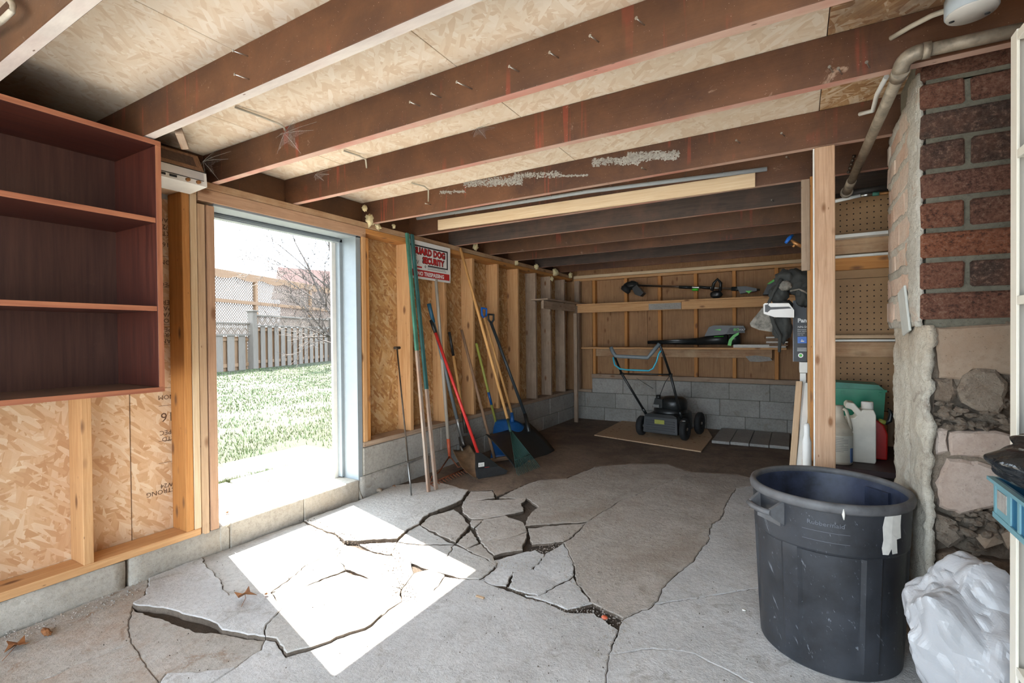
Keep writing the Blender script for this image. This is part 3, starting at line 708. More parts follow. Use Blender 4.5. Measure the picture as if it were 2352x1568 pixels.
# outside skin of the left wall
for y0, y1, z0, z1 in ((-1.35, 1.45, -.1, 2.3), (2.61, 6.9, -.1, 2.3), (1.45, 2.61, 2.0, 2.3)):
    MB().box((OX-.06, y0, z0), (OX-.013, y1, z1)).build('siding', 'paint_white', wl)

# ------------------------------------------------------------ ceiling: sheathing and joists
ce = struct('ceiling', (0, 2, JT))
for j, (y0, y1) in enumerate([(-1.35, 1.045), (1.048, 3.44), (3.443, 5.8), (5.803, 6.9)]):
    x = -2.96 - (.6 if j % 2 else 0)
    while x < 1.36:
        x0 = max(x, -2.96); x1 = min(x+1.217, 1.36)
        if x1-x0 > .05: abox('osb_panel', 'osb_stained' if (j == 1 and x > 0) else 'osb_ceiling', ce, (x0, x1), (y0, y1), (JT, JT+.012), .001)
        x += 1.22
MB().box((-3.2, -1.6, JT+.013), (1.6, 7.1, JT+.06)).build('roof_deck', 'roof_tile', ce)
jy = [-1.1, -.53, 0.0, .53, 1.03, 1.527, 2.035, 2.695, 3.225, 3.78, 4.39, 4.90, 5.57, 6.13]
JO = {}
def joist(y, w=.042, x0=-2.95, x1=1.29, under='joist_under', zb=JB, face='joist'):
    mb = MB()
    # long straight board with a slightly uneven lower arris
    n = 24; vs = []
    for i in range(n+1):
        x = x0+(x1-x0)*i/n; a = .0025*noise.noise(Vector((x*3, y*5, 0)))
        vs += [(x, y+a, zb+a*.8), (x, y+w+a, zb+a*.8), (x, y+w, JT-.001), (x, y, JT-.001)]
    mb.add(vs, [], 0)
    for i in range(n):
        a, b = 4*i, 4*(i+1)
        for (p, q), mi in (((0, 1), 1), ((1, 2), 0), ((2, 3), 0), ((3, 0), 0)):
            mb.f.append([a+p, a+q, b+q, b+p]); mb.mi.append(mi); mb.sm.append(False)
    mb.f += [[0, 1, 2, 3], [4*n, 4*n+1, 4*n+2, 4*n+3]]; mb.mi += [0, 0]; mb.sm += [False]*2
    # local z along the board for the grain
    c = Vector(((x0+x1)/2, y+w/2, zb)); R = Matrix(((0, 0, 1), (0, 1, 0), (-1, 0, 0)))   # local z -> world x
    me = bpy.data.meshes.new('joist'); Ri = R.inverted()
    me.from_pydata([Ri @ (v-c) for v in mb.v], [], mb.f); me.materials.append(M[face]); me.materials.append(M[under])
    for p, mi in zip(me.polygons, mb.mi): p.material_index = mi
    bm = bmesh.new(); bm.from_mesh(me); bmesh.ops.recalc_face_normals(bm, faces=bm.faces)
    bmesh.ops.bevel(bm, geom=[e for e in bm.edges if len(e.link_faces) == 2 and e.calc_face_angle() > 1], offset=.002, segments=1, affect='EDGES')
    bm.to_mesh(me); bm.free()
    o = bpy.data.objects.new('joist', me); COL.objects.link(o); o.rotation_euler = R.to_euler()
    return put(o, ce, c)
for i, y in enumerate(jy):
    JO[i] = joist(y, under='joist_under_white' if i in (3, 4) else 'joist_under', face='joist_grey' if i in (9, 12) else 'joist')
for y0, y1 in zip(jy, jy[1:]): abox('rim_board', 'beam_dark' if y0 < 1.02 else 'joist', ce, (-2.93, -2.885), (y0+.042, y1), (JB+.001, JT-.002))
abox('rim_board', 'joist', ce, (-2.93, -2.885), (6.172, 6.72), (JB+.001, JT-.002))
def nail(px, py, j, L=.045, dx=0.0, dz=0.0, r=.0022):
    y = jy[j]-.0005; q = PY(px, py, y); e = q+Vector((dx-.3*L, -L, dz)); 
    T = MB().tube([q+Vector((0, .004, 0)), e], r, 6); d = (e-q).normalized()
    T.tube([e, e+d*.0015], r*2.4, 8)
    o = T.build('nail', 'steel_bright', None)
    b = o.location.copy(); w = WL[o]; par = JO[j]
    o.parent = par; o.matrix_parent_inverse = (Matrix.Translation(WL[par]) @ par.rotation_euler.to_matrix().to_4x4()).inverted(); o.location = w
for a in [(570,129,4),(573,182,4),(965,243,5),(1014,224,5),(1085,204,5,.07),(1192,164,5),(1284,133,5),(1376,96,5),(1481,57,5),(1914,165,6),(1998,155,6),(1485,390,7),(1700,328,7),(1803,312,7),(990,470,7),(1813,365,8),(1778,462,9),(1935,170,6,.05)]:
    nail(*a)
# fluffy grey residue stuck along the face of the seventh joist
rl = random.Random(21); mb = MB()
for (x0, x1, y0, y1, n, sl) in [(1065, 1200, 408, 432, 260, -.14), (1180, 1290, 395, 412, 110, -.12), (1360, 1470, 362, 384, 150, -.15), (1440, 1560, 348, 372, 240, -.12), (1010, 1070, 438, 446, 40, -.15), (1290, 1350, 402, 406, 30, -.1)]:
    for i in range(n*3):
        px = rl.uniform(x0, x1); py = rl.triangular(y0, y1)+sl*(px-x0)*.3; q = PY(px, py, jy[7]-.001); r = rl.uniform(.002, .008)
        k = 6; vs = [q+Vector((0, -.002, 0))]+[q+Vector((math.cos(a*6.283/k)*r*rl.uniform(.4, 1.4), -.0005, math.sin(a*6.283/k)*r*rl.uniform(.3, 1.1))) for a in range(k)]
        mb.add(vs, [(0, 1+a, 1+(a+1) % k) for a in range(k)])
o = mb.build('lint_residue', 'lint', ce, recalc=False); o['kind'] = 'stuff'
# plumbing hole rings, grey scuffs are in the board material
# ============================================================ FIXED THINGS
# ------------------------------------------------------------ stained cabinet on the left wall
cb = thing('wall_cabinet', 'dark red-brown stained open wall cabinet with two shelves above the bare sheathing', 'cabinet', (-2.6, .3, .974))
CX0, CX1, CY0, CY1, CZ0, CZ1 = -2.795, -2.40, -.75, 1.092, .972, 2.064
abox('top_panel', 'cabinet', cb, (CX0, CX1-.004), (CY0, CY1), (CZ1-.02, CZ1), .001)
abox('bottom_panel', 'cabinet_shelf', cb, (CX0, CX1-.004), (CY0, CY1), (CZ0, CZ0+.02), .001)
abox('side_panel', 'cabinet', cb, (CX0, CX1-.004), (CY1-.02, CY1), (CZ0+.021, CZ1-.021), .001)
abox('side_panel', 'cabinet', cb, (CX0, CX1-.004), (CY0, CY0+.02), (CZ0+.021, CZ1-.021), .001)
abox('back_panel', 'cabinet_back', cb, (CX0, CX0+.006), (CY0+.02, .552), (CZ0+.02, CZ1-.02), .0)
abox('back_panel', 'cabinet_back', cb, (CX0, CX0+.006), (.555, CY1-.02), (CZ0+.02, CZ1-.02), .0)
for z in (1.709, 1.325):
    abox('shelf', 'cabinet', cb, (CX0+.006, CX1-.012), (CY0+.02, CY1-.02), (z, z+.019), .001)
    abox('shelf_edging', 'cabinet_edge', cb, (CX1-.012, CX1-.008), (CY0+.02, CY1-.021), (z-.001, z+.020), .0)
for z in (CZ0, CZ1-.02): abox('edging', 'cabinet_edge', cb, (CX1-.004, CX1), (CY0, CY1), (z, z+.02), .0)
abox('edging', 'cabinet_edge', cb, (CX1-.004, CX1), (CY1-.02, CY1), (CZ0+.021, CZ1-.021), .0)
# ------------------------------------------------------------ radio hanging between two joists
rd = thing('under_cabinet_radio', 'old brown and silver radio hanging between joists at the cabinet corner', 'radio', (-2.7, 1.26, 1.98))
y0, y1 = 1.098, 1.40
MB().prism([(-2.80, y0, 2.145), (-2.70, y0, 2.155), (-2.640, y0, 2.060), (-2.80, y0, 2.03)], (0, y1-y0, 0)).build('body', 'radio_wood', rd)
def quadp(name, mat, par, a, b, y0, y1, t=.002):
    a, b = Vector((a[0], 0, a[1])), Vector((b[0], 0, b[1])); d = (b-a).normalized(); nn = Vector((-d.z, 0, d.x))
    if nn.x < 0: nn = -nn
    return MB().prism([(a.x, y0, a.z), (b.x, y0, b.z), (b.x+nn.x*t, y0, b.z+nn.z*t), (a.x+nn.x*t, y0, a.z+nn.z*t)], (0, y1-y0, 0)).build(name, mat, par)
quadp('top_inlay', 'beam_dark', rd, (-2.69, 2.138), (-2.655, 2.083), 1.15, 1.37, .0015)
fh = MB().prism([(-2.80, y0, 2.029), (-2.640, y0, 2.059), (-2.632, y0, 1.985), (-2.80, y0, 1.975)], (0, y1-y0+.01, 0)).build('face_housing', 'paint_white', rd)
quadp('dial', 'silver', rd, (-2.6385, 2.052), (-2.6345, 2.015), y0, 1.395, .0015)
quadp('dial_line', 'ink', rd, (-2.6415, 2.0595), (-2.6405, 2.055), y0, 1.41, .002)
quadp('dial_line', 'ink', rd, (-2.636, 2.013), (-2.6355, 2.0105), y0, 1.395, .0025)
for y in (1.20, 1.25): quadp('button', 'ink', rd, (-2.6345, 2.006), (-2.6335, 1.996), y-.016, y+.016, .004)
for y in (1.315, 1.365):
    MB().tube([(-2.636, y, 1.999), (-2.618, y, 1.998)], [.010, .008], 12).build('knob', 'copper', fh)
q = thing('wood_block', 'small pale wood block hanging beside the radio under a joist', 'block', (-2.5, 1.2, 2.1))
pbox('block', 'pine_weathered', q, PY(410, 300, 1.10), PY(424, 336, 1.16), (0, 1, 0), .03, .035)

# ------------------------------------------------------------ brick chimney
ch = thing('chimney', 'red brick chimney with crumbling masonry base beside the rubbish can', 'chimney', (.64, 2.5, 0))
CXL, CF, CBK = .385, 2.20, 2.86
joints = [2.170, 2.066, 1.967, 1.864, 1.759, 1.657, 1.552, 1.449, 1.343, 1.238]
MB().box((CXL+.012, CF+.012, 1.19), (1.18, CBK-.02, 2.06)).build('mortar_core', 'mortar', ch)
MB().box((CXL+.012, CF+.012, 2.055), (1.18, 2.69, 2.23)).build('mortar_core', 'mortar', ch)
def jit(a): return random.uniform(-a, a)
def brick(x, y, z, mat='brick', amp=.0025):
    bm = bmesh.new(); bmesh.ops.create_cube(bm, size=1.0)
    d = (x[1]-x[0], y[1]-y[0], z[1]-z[0]); c = Vector(((x[0]+x[1])/2, (y[0]+y[1])/2, (z[0]+z[1])/2))
    for v in bm.verts: v.co = Vector((v.co.x*d[0]+jit(amp), v.co.y*d[1]+jit(amp), v.co.z*d[2]+jit(amp)))
    bmesh.ops.bevel(bm, geom=list(bm.edges), offset=.006, segments=1, affect='EDGES')
    me = bpy.data.meshes.new('brick'); bm.to_mesh(me); bm.free(); me.materials.append(M[mat])
    o = bpy.data.objects.new('brick', me); COL.objects.link(o); return put(o, ch, c)
for r in range(9):
    zt, zb = joints[r]-.009, joints[r+1]+.009
    if r == 0: zt = 2.158
    xs = CXL-.004
    first = .235 if r % 2 == 0 else .115
    x = xs
    while x < 1.15:
        L = first if x == xs else .235
        brick((x, min(x+L, 1.18)), (CF+jit(.002), CF+.10), (zb, zt)); x += L+.017
    # side face: pale smeared bricks
    y = CF+.104; L0 = .235 if r % 2 else .115
    if r == 0: continue
    while y < CBK-.03:
        y1 = min(y+(L0 if y < CF+.11 else .235), CBK+jit(.008))
        brick((CXL-.012+jit(.004), CXL+.05), (y, y1), (zb-.004, zt+.004), 'brick_pale', .004); y = y1+.015
# smeared pale mortar on the side face and on the corner
def sheet(name, mat, parent, f, nu, nv, thick, smooth=True):
    """f(u,v) -> (point, outward normal)"""
    mb = MB(); vs = []
    for i in range(nu+1):
        for j in range(nv+1): vs.append(f(i/nu, j/nv)[0])
    m = len(vs)
    for i in range(nu+1):
        for j in range(nv+1):
            p, n = f(i/nu, j/nv); vs.append(Vector(p)-Vector(n)*thick)
    fs = []
    I = lambda i, j, o=0: o+i*(nv+1)+j
    for i in range(nu):
        for j in range(nv):
            fs.append((I(i, j), I(i+1, j), I(i+1, j+1), I(i, j+1))); fs.append((I(i, j, m), I(i, j+1, m), I(i+1, j+1, m), I(i+1, j, m)))
    for i in range(nu):
        fs.append((I(i, 0), I(i, 0, m), I(i+1, 0, m), I(i+1, 0))); fs.append((I(i, nv), I(i+1, nv), I(i+1, nv, m), I(i, nv, m)))
    for j in range(nv):
        fs.append((I(0, j), I(0, j+1), I(0, j+1, m), I(0, j, m))); fs.append((I(nu, j), I(nu, j, m), I(nu, j+1, m), I(nu, j+1)))
    mb.add(vs, fs, 0, smooth); return mb.build(name, mat, parent)
def fb(x, y, z, s=1.0):
    p = Vector((x*s, y*s, z*s)); return noise.fractal(p, .6, 2.1, 5)
for k in range(9):
    z = joints[k+1] if k < 8 else 1.238
    def f(u, v, z=z, k=k):
        y = CF+.03+(CBK-CF-.07)*u; zz = z-.018+.036*v+.012*noise.noise(Vector((u*5, k*3, 0)))
        return (CXL-.012-.003*max(0, 1-abs(v-.5)*2)+.005*fb(u*6, v*1.5, k*7), y, zz), (-1, 0, 0)
    sheet('mortar_joint', 'mortar_pale', ch, f, 40, 4, .02)
def f(u, v):
    z = 1.24+.87*v; w = .5+.5*noise.noise(Vector((3, 2, z*9)))
    y = CF+.015+u*(.10+.13*w); return (CXL-.008-.012*math.sin(math.pi*u)+.007*fb(u*2, z*5, 1, 3), y, z), (-1, 0, 0)
sheet('smeared_mortar', 'mortar_pale', ch, f, 10, 90, .012)
# lower part: rough base
def f(u, v):
    x = CXL+.03+(1.15-CXL)*u; z = -.05+1.285*v
    k = 1 if .03 < u else u/.03
    d = .022*fb(x, z, 4, 5)+.01*fb(x, z, 8, 19)
    hol = 0
    if .80 < z < 1.0 or .40 < z < .60: hol = .045
    if z < .40: hol = .03+.02*fb(x, z, 1, 4)
    return (x, CF+.018+hol*k-d, z), (0, -1, 0)
sheet('rough_base', 'rough_conc', ch, f, 90, 130, .25)
# side of the base: pale crumbling plaster that leans out a little towards the floor
def f(u, v):
    z = -.05+1.275*v; y = CF-.01+(.56+.02*fb(1, z, 0, 4))*u
    x = CXL-.004+.012*fb(y, z, 2, 4)+.006*fb(y, z, 5, 17)
    if u < .12: x += (.12-u)*.16*(.6+fb(0, z, 3, 9))
    if .35 < u < .5 and .2 < z < 1.15: x += .012*(1+fb(y, z, 6, 8))
    return (x, y, z), (-1, 0, 0)
sheet('plaster_side', 'plaster', ch, f, 40, 110, .022)
MB().box((CXL+.07, CF+.25, 0), (1.18, 2.72, 1.22)).build('base_core', 'rough_conc', ch)
def face_piece(name, mat, poly, y=CF, t=.05, bev=.006, amp=.0):
    q = [PY(px, py, y) for px, py in poly]
    # roughen the outline
    R = []
    for i, a in enumerate(q):
        b = q[(i+1) % len(q)]; n = max(1, int((b-a).length/.02))
        for k in range(n):
            p = a.lerp(b, k/n); R.append(p+Vector((noise.noise(p*40), 0, noise.noise(p*40+Vector((5, 5, 5)))))*amp)
    c = sum(R, Vector())/len(R); mb = MB(); n = len(R)
    inn = [p+(c-p)*min(.4, bev/max((c-p).length, .01)) for p in R]
    vs = inn+[p+Vector((0, bev, 0)) for p in R]+[p+Vector((0, t, 0)) for p in R]
    vs.append(c); mb.add(vs, [((i+1) % n, i, 3*n) for i in range(n)]+[tuple(range(2*n, 3*n))]+[(i, (i+1) % n, n+(i+1) % n, n+i) for i in range(n)]+[(n+i, n+(i+1) % n, 2*n+(i+1) % n, 2*n+i) for i in range(n)])
    return mb.build(name, mat, ch)
face_piece('masonry_block', 'smooth_block', [(2150,752),(2330,742),(2330,862),(2235,850),(2205,872),(2160,868),(2152,800)], CF-.004, .05, .008, .004)
face_piece('plaster_flake', 'rough_conc', [(2212,862),(2245,846),(2290,848),(2318,880),(2312,930),(2296,952),(2240,944),(2212,925),(2200,895)], CF-.02, .05, .012, .006)
face_piece('plaster_flake', 'rough_conc', [(2150,870),(2190,868),(2205,895),(2190,925),(2150,920)], CF-.004, .05, .012, .008)
face_piece('masonry_block', 'pink_block', [(2182,992),(2290,990),(2330,1000),(2330,1075),(2250,1050),(2182,1046)], CF-.008, .06, .008, .004)
face_piece('masonry_block', 'pink_block', [(2150,985),(2178,982),(2178,1040),(2152,1045)], CF-.002, .06, .01, .008)
face_piece('masonry_block', 'pink_block', [(2176,1054),(2250,1060),(2330,1090),(2330,1150),(2270,1170),(2210,1185),(2160,1165),(2150,1110)], CF-.010, .06, .01, .006)
face_piece('masonry_block', 'rough_conc', [(2152,1180),(2200,1200),(2215,1240),(2180,1262),(2152,1240)], CF-.006, .06, .015, .01)
face_piece('masonry_block', 'rough_conc', [(2150,1275),(2200,1270),(2330,1300),(2330,1420),(2150,1420)], CF+.006, .06, .015, .01)
# rubble stones showing in the broken courses
_st = []
for k in range(5):
    b = blob((0, 0, 0), (1, .8, .8), k+3, 2, .5, 1.6); me = bpy.data.meshes.new('stone'); me.from_pydata(b.v, [], b.f); me.materials.append(M['stone']); _st.append(me)
def stone(px, py, r, y, k=0):
    o = bpy.data.objects.new('stone', _st[k % 5]); COL.objects.link(o)
    o.scale = (r*random.uniform(.9, 1.3), r, r*random.uniform(.6, .95)); o.rotation_euler = (jit(.5), jit(.6), jit(3)); return put(o, ch, PY(px, py, y))
rr = random.Random(5); k = 0
for (x0, x1, ya, yb, n) in [(2150, 2318, 942, 985, 46), (2195, 2330, 1165, 1255, 62), (2150, 2215, 925, 960, 12), (2160, 2205, 1190, 1235, 10), (2245, 2290, 1040, 1052, 5), (2290, 2330, 915, 945, 6)]:
    for i in range(n):
        px, py = rr.uniform(x0, x1), rr.uniform(ya, yb)
        if ya == 1165 and (px-2195)*.62 > (py-1150) + 25 and px < 2260: pass
        stone(px, py, rr.uniform(.008, .019), CF+rr.uniform(-.004, .03), k); k += 1
for (px, py, r) in [(2223,1222,.022),(2268,1226,.02),(2295,1190,.022),(2282,1206,.018),(2230,1258,.014),(2243,1262,.012),(2255,1257,.014),(2243,1272,.010),(2230,1250,.012)]:
    stone(px, py, r, CF-.008, k); k += 1
MB().prism([PY(2236,1228,CF-.005), PY(2290,1222,CF-.005), PY(2306,1246,CF-.005), PY(2262,1260,CF-.03)], (0, .06, 0)).build('stone', 'smooth_block', ch)
MB().prism([PY(2300,1226,CF-.01), PY(2330,1215,CF-.01), PY(2330,1250,CF-.01), PY(2316,1262,CF-.03)], (0, .06, 0)).build('stone', 'smooth_block', ch)
# board stuck to the side of the chimney
fl = thing('weathered_board', 'pale blue-grey board leaning on the chimney side above the plaster', 'board', PX(2075, 760, CXL))
pbox('board', 'panel_blue', fl, PX(2071, 664, CXL-.030), PX(2083, 765, CXL-.018), (0, 1, 0), .14, .008)

# ------------------------------------------------------------ post and pegboard partition
po = thing('support_post', 'knotty pine post standing in front of the pegboard under the joists', 'post', (.118, 2.74, 0))
abox('post', 'post_pine', po, (.080, .160), (2.70, 2.775), (0.0, 2.068), .003)
abox('paint_strip', 'paint_white', po, (.074, .079), (2.71, 2.775), (.01, 2.066), .0)
pp = struct('partition_1', (.3, 3.3, 0))
PGY = 3.62
abox('stud', 'pine_orange', pp, (.072, .112), (3.18, 3.27), (0.0, 2.068))
abox('stud', 'pine', pp, (.065, .105), (3.50, 3.59), (0.0, 2.068))
pk = [(.10, 1.165, .62, 1.225), (.10, 1.165, 1.27, 2.02)]
for x0, x1, z0, z1 in [(.11, 1.21, .735, 1.09), (.11, 1.21, 1.092, 1.53), (.11, 1.21, 1.532, 2.03)]:
    b = abox('pegboard_panel', 'pegboard', pp, (x0, x1), (PGY, PGY+.006), (z0, z1), .001)
hm = MB(); 
zz = .75
while zz < 2.02:
    xx = .14
    while xx < .62:
        cx, cz_ = xx, zz
        vs = [(cx+.0042*math.cos(a*math.pi/4), PGY-.0012, cz_+.0042*math.sin(a*math.pi/4)) for a in range(8)]
        if not (1.045 < zz < 1.135 or 1.495 < zz < 1.565): hm.add(vs, [tuple(range(8))])
        xx += .0335
    zz += .0335
hm.build('peg_holes', 'hole', pp, recalc=False)['kind'] = 'stuff'
def strip(py, py2, mat, yf, d=.02, name='rail'):
    a = PY(1990, py, yf).z; b = PY(1990, py2, yf).z
    return abox(name, mat, pp, (.11, 1.2), (yf, yf+d), (b, a))
strip(533, 541, 'paint_white', PGY-.10, .10, 'shelf_board')
strip(545, 580, 'plate_old', PGY-.03, .028)
strip(582, 588, 'paint_white', PGY-.05, .05, 'ledge')
strip(588, 617, 'pine_orange', PGY-.03, .028)
strip(769, 777, 'pine_pale', PGY-.09, .09, 'shelf_board')
strip(779, 784, 'paint_white', PGY-.05, .05, 'ledge')
strip(785, 820, 'plate_old', PGY-.03, .028)
for x0, x1, m in ((.20, .47, 'pine'), (.472, .60, 'pine_pale'), (.602, .75, 'pine'), (.752, 1.2, 'pine_pale')):
    abox('board', m, pp, (x0, x1), (PGY-.012, PGY+.006), (.50, .732))
MB().box((.112, PGY+.006, .0), (1.21, PGY+.012, 2.06)).build('back_sheet', 'hole', pp)
# hanging grey board beside the post
hb = thing('hanging_board', 'weathered grey board hanging from a joist beside the pine post', 'board', (.05, 3.2, 2.06))
abox('board', 'pine_weathered', hb, (.030, .072), (3.175, 3.195), (1.55, 2.055))
# dark bench surface behind the post
bn = thing('work_bench', 'dark low bench carrying plastic jugs under the pegboard', 'bench', (.6, 3.2, 0))
abox('bench_top', 'platform', bn, (.17, 1.2), (2.93, 3.60), (.50, .53))
for x in (.19, 1.12):
    for y in (2.95, 3.53): abox('leg', 'pine_weathered', bn, (x, x+.05), (y, y+.05), (0, .499))

# ------------------------------------------------------------ pipes and wires under the joists
pi = thing('waste_pipe', 'old grey iron pipe slanting under the joists past the chimney', 'pipe', (.3, 2.5, 2.0))
A = Vector((.62, 1.93, 2.075)); B = Vector((.345, 1.95, 2.045)); Cc = Vector((.285, 1.99, 2.005)); D = Vector((.268, 3.40, 1.985))
A = PY(2345, 68, 1.96); B = PY(2118, 118, 1.96); Cc = PY(2068, 165, 1.99); D = PY(1944, 442, 3.36)
MB().tube([A, B], .019, 16).build('pipe', 'pipe_old', pi)
bend = []
for i in range(9):
    t = i/8; a_ = B.lerp(B+(B-A).normalized()*.055, 1); p = (B*(1-t)**2+(B+(B-A).normalized()*.05)*2*t*(1-t)+Cc*t*t); bend.append(p)
MB().tube(bend, [.023]*9, 16).build('elbow', 'pipe_old', pi)
d = (D-Cc).normalized()
MB().tube([Cc-d*.005, Cc+d*.035], .0245, 16).build('collar', 'pipe_old', pi)
MB().tube([B-(B-A).normalized()*.02, B], .0245, 16).build('collar', 'pipe_old', pi)
MB().tube([Cc, Cc+d*1.15], .019, 16).build('pipe', 'pipe_old', pi)
MB().tube([Cc+d*1.15, D], .0225, 16).build('pipe', 'pipe_old', pi)
MB().tube([D-d*.02, D+d*.01], .030, 16).build('collar', 'pipe_old', pi)
MB().tube([D+Vector((.01, .03, 0)), PY(2052, 428, 3.42)], .017, 12).build('pipe', 'pipe_dark', pi)
wp = thing('water_pipe', 'thin white water line with green joint above the pegboard', 'pipe', (.3, 3.42, 1.95))
a, b, c, e = PY(1905, 465, 3.40), PY(1976, 449, 3.40), PY(2004, 446, 3.40), PY(2055, 441, 3.40)
MB().tube([a, b], .010, 10).build('pipe', 'white_plastic', wp)
MB().tube([b, b.lerp(c, .5), c], [.009, .012, .009], 10).build('coupling', 'steel_bright', wp)
MB().tube([c, c.lerp(e, .3)], .011, 10).build('coupling', 'green_paint', wp)
MB().tube([c.lerp(e, .3), e], .009, 10).build('pipe', 'copper', wp)
st = thing('pipe_strap', 'perforated metal strap hanging by the slanting pipe', 'strap', PY(1955, 355, 3.2))
for i in range(5):
    MB().tube([PY(1962-3*i, 356+9*i, 3.2), PY(1961-3*i, 362+9*i, 3.2)], .008, 8).build('link', 'steel_dark', st)
va = thing('valve', 'small brass tap with a blue handle beside the hanging board', 'tap', PY(1828, 552, 3.6))
MB().tube([PY(1842, 566, 3.6), PY(1826, 558, 3.6), PY(1817, 551, 3.6)], [.012, .012, .006], 8).build('body', 'copper', va)
MB().tube([PY(1828, 560, 3.6), PY(1821, 567, 3.6)], .009, 8).build('spout', 'copper', va)
MB().tube([PY(1805, 557, 3.58), PY(1813, 547, 3.6), PY(1820, 540, 3.62)], [.009, .013, .009], 8).build('handle', 'blue_bright', va)
def wire(name, label, pts, r, mat='cable', n=8):
    o = MB().tube(pts, r, n).build(name, mat); return tag(o, label, 'cable')
wire('cable', 'grey sheathed wire running above the cabinet along the wall', [(-2.86, .575, 2.13), (-2.86, .75, 2.125), (-2.86, .9, 2.12), (-2.855, .985, 2.115), (-2.84, 1.0, 2.09), (-2.84, 1.005, 2.06)], .006)
wire('cable', 'pale wire crossing the sheathing from the second joist into the third', [PZ(540, 246, 2.226), PZ(600, 268, 2.222), PZ(640, 284, 2.215), PZ(652, 292, 2.20), PY(655, 300, 1.52)], .005)
wire('cable', 'pale wire bent into a hole over the door header', [PZ(790, 346, 2.226), PZ(825, 358, 2.222), PZ(840, 366, 2.205), PY(842, 385, 2.03)], .005)
wire('cable', 'short wire end dangling above the green stakes', [PZ(945, 420, 2.226), PZ(975, 428, 2.215), PZ(984, 436, 2.19), PY(984, 462, 2.69)], .005)
wire('cable', 'thick white cable running from a joist hole to the round ceiling box', [PY(2046, 88, 2.03), PY(2090, 62, 1.98), PY(2140, 36, 1.93), PY(2185, 20, 1.88)], .008)
wire('cable', 'white cable stapled beside the top of the slanting pipe', [PY(1975, 262, 2.68), PY(2005, 254, 2.62), PY(2015, 215, 2.45), PY(2036, 176, 2.25)], .009, 'white_plastic')
wire('cable', 'old cloth covered wire at the first joist above the cabinet', [PY(-30, 75, .50), PY(10, 42, .49), PY(28, 25, .49), PY(30, 12, .50), PY(8, -20, .52)], .008)
bx = thing('ceiling_box', 'round metal ceiling box with a beige cover beside the brick chimney', 'electrical box', PY(2236, 20, 1.85))
cB = Vector((.405, 1.74, 2.045))
MB().lathe([(.0, .0), (.052, .0), (.053, .004), (.053, .004)], 32, 0, Matrix.Translation(cB+Vector((0, 0, -.004)))).build('cover', 'shelf_panel', bx)
MB().lathe([(.050, 0), (.055, .001), (.055, .045), (.03, .05), (0, .05)], 32, 0, Matrix.Translation(cB)).build('box', 'pvc_grey', bx)
for dx in (-.036, .036): MB().lathe([(0, -.006), (.006, -.005), (.006, 0)], 12, 0, Matrix.Translation(cB+Vector((dx, .018, 0)))).build('screw', 'ink', bx)
# grey conduit and nail board on the joist
cn = tag(MB().tube([PY(958, 502, 3.16), PY(1350, 440, 3.17), PY(1762, 388, 3.18)], .0125, 12).build('conduit', 'pvc_grey'), 'long grey plastic conduit lying along a joist above the nail board', 'conduit')
nb = thing('nail_board', 'pale board with bent nails fixed along a joist under the grey conduit', 'board', (-1.4, 3.2, 2.08))
a, b = PY(1007, 517, 3.20), PY(1735, 413, 3.20)
pbox('board', 'pine_white', nb, a, b, (0, 0, 1), .083, .020)
for px, py in [(1048,498),(1098,490),(1155,478),(1212,468),(1270,458),(1340,446),(1410,434),(1490,422),(1575,412),(1660,402)]:
    q = PY(px, py, 3.188); MB().tube([q, q+Vector((0, -.03, .012)), q+Vector((.012, -.034, .03))], .002, 5).build('bent_nail', 'steel_dark', nb)
# gap between joist 4 and sheathing, cobwebs
def web(px, py, y, s, lab):
    q = PY(px, py, y); mb = MB(); rnd = random.Random(px); c = q+Vector((0, -.035, 0)); vs = [c]; n = 5; K = 4
    tips = [q+Vector((math.cos(a)*s*rnd.uniform(.7, 1.5), .02, math.sin(a)*s*rnd.uniform(.3, .9))) for a in (.2, 1.3, 2.6, 3.7, 5.0)]
    for i in range(n):
        t0, t1 = tips[i], tips[(i+1) % n]
        for k in range(K):
            u = k/K; m = t0.lerp(t1, u); m = m.lerp(c, 1.9*u*(1-u)); vs.append(m)
    for t_ in tips+[tips[0]+Vector((.02, 0, .03)), tips[2]-Vector((.03, 0, .01))]: mb.tube([c, c.lerp(t_, .5)+Vector((0, 0, .004)), t_+(t_-c)*.2], .0006, 3, 1)
    mb2 = mb; mb = MB(); m_ = n*K; mb.add(vs, [(0, 1+i, 1+(i+1) % m_) for i in range(m_)], 0, True)
    n0 = len(mb.v); mb.v += mb2.v; mb.f += [[i+n0 for i in f] for f in mb2.f]; mb.mi += mb2.mi; mb.sm += mb2.sm
    return tag(mb.build('cobweb', ['cobweb', 'lint'], recalc=False), lab, 'cobweb')
web(668, 312, 1.50, .11, 'grey cobweb hanging on the joist at the pale wire')
web(482, 375, 1.47, .09, 'thick dusty cobweb between the radio and a joist end')
web(1105, 300, 2.02, .06, 'small cobweb on the middle of the fourth joist')
web(735, 405, 2.02, .07, 'wispy cobweb on the joist end over the doorway')

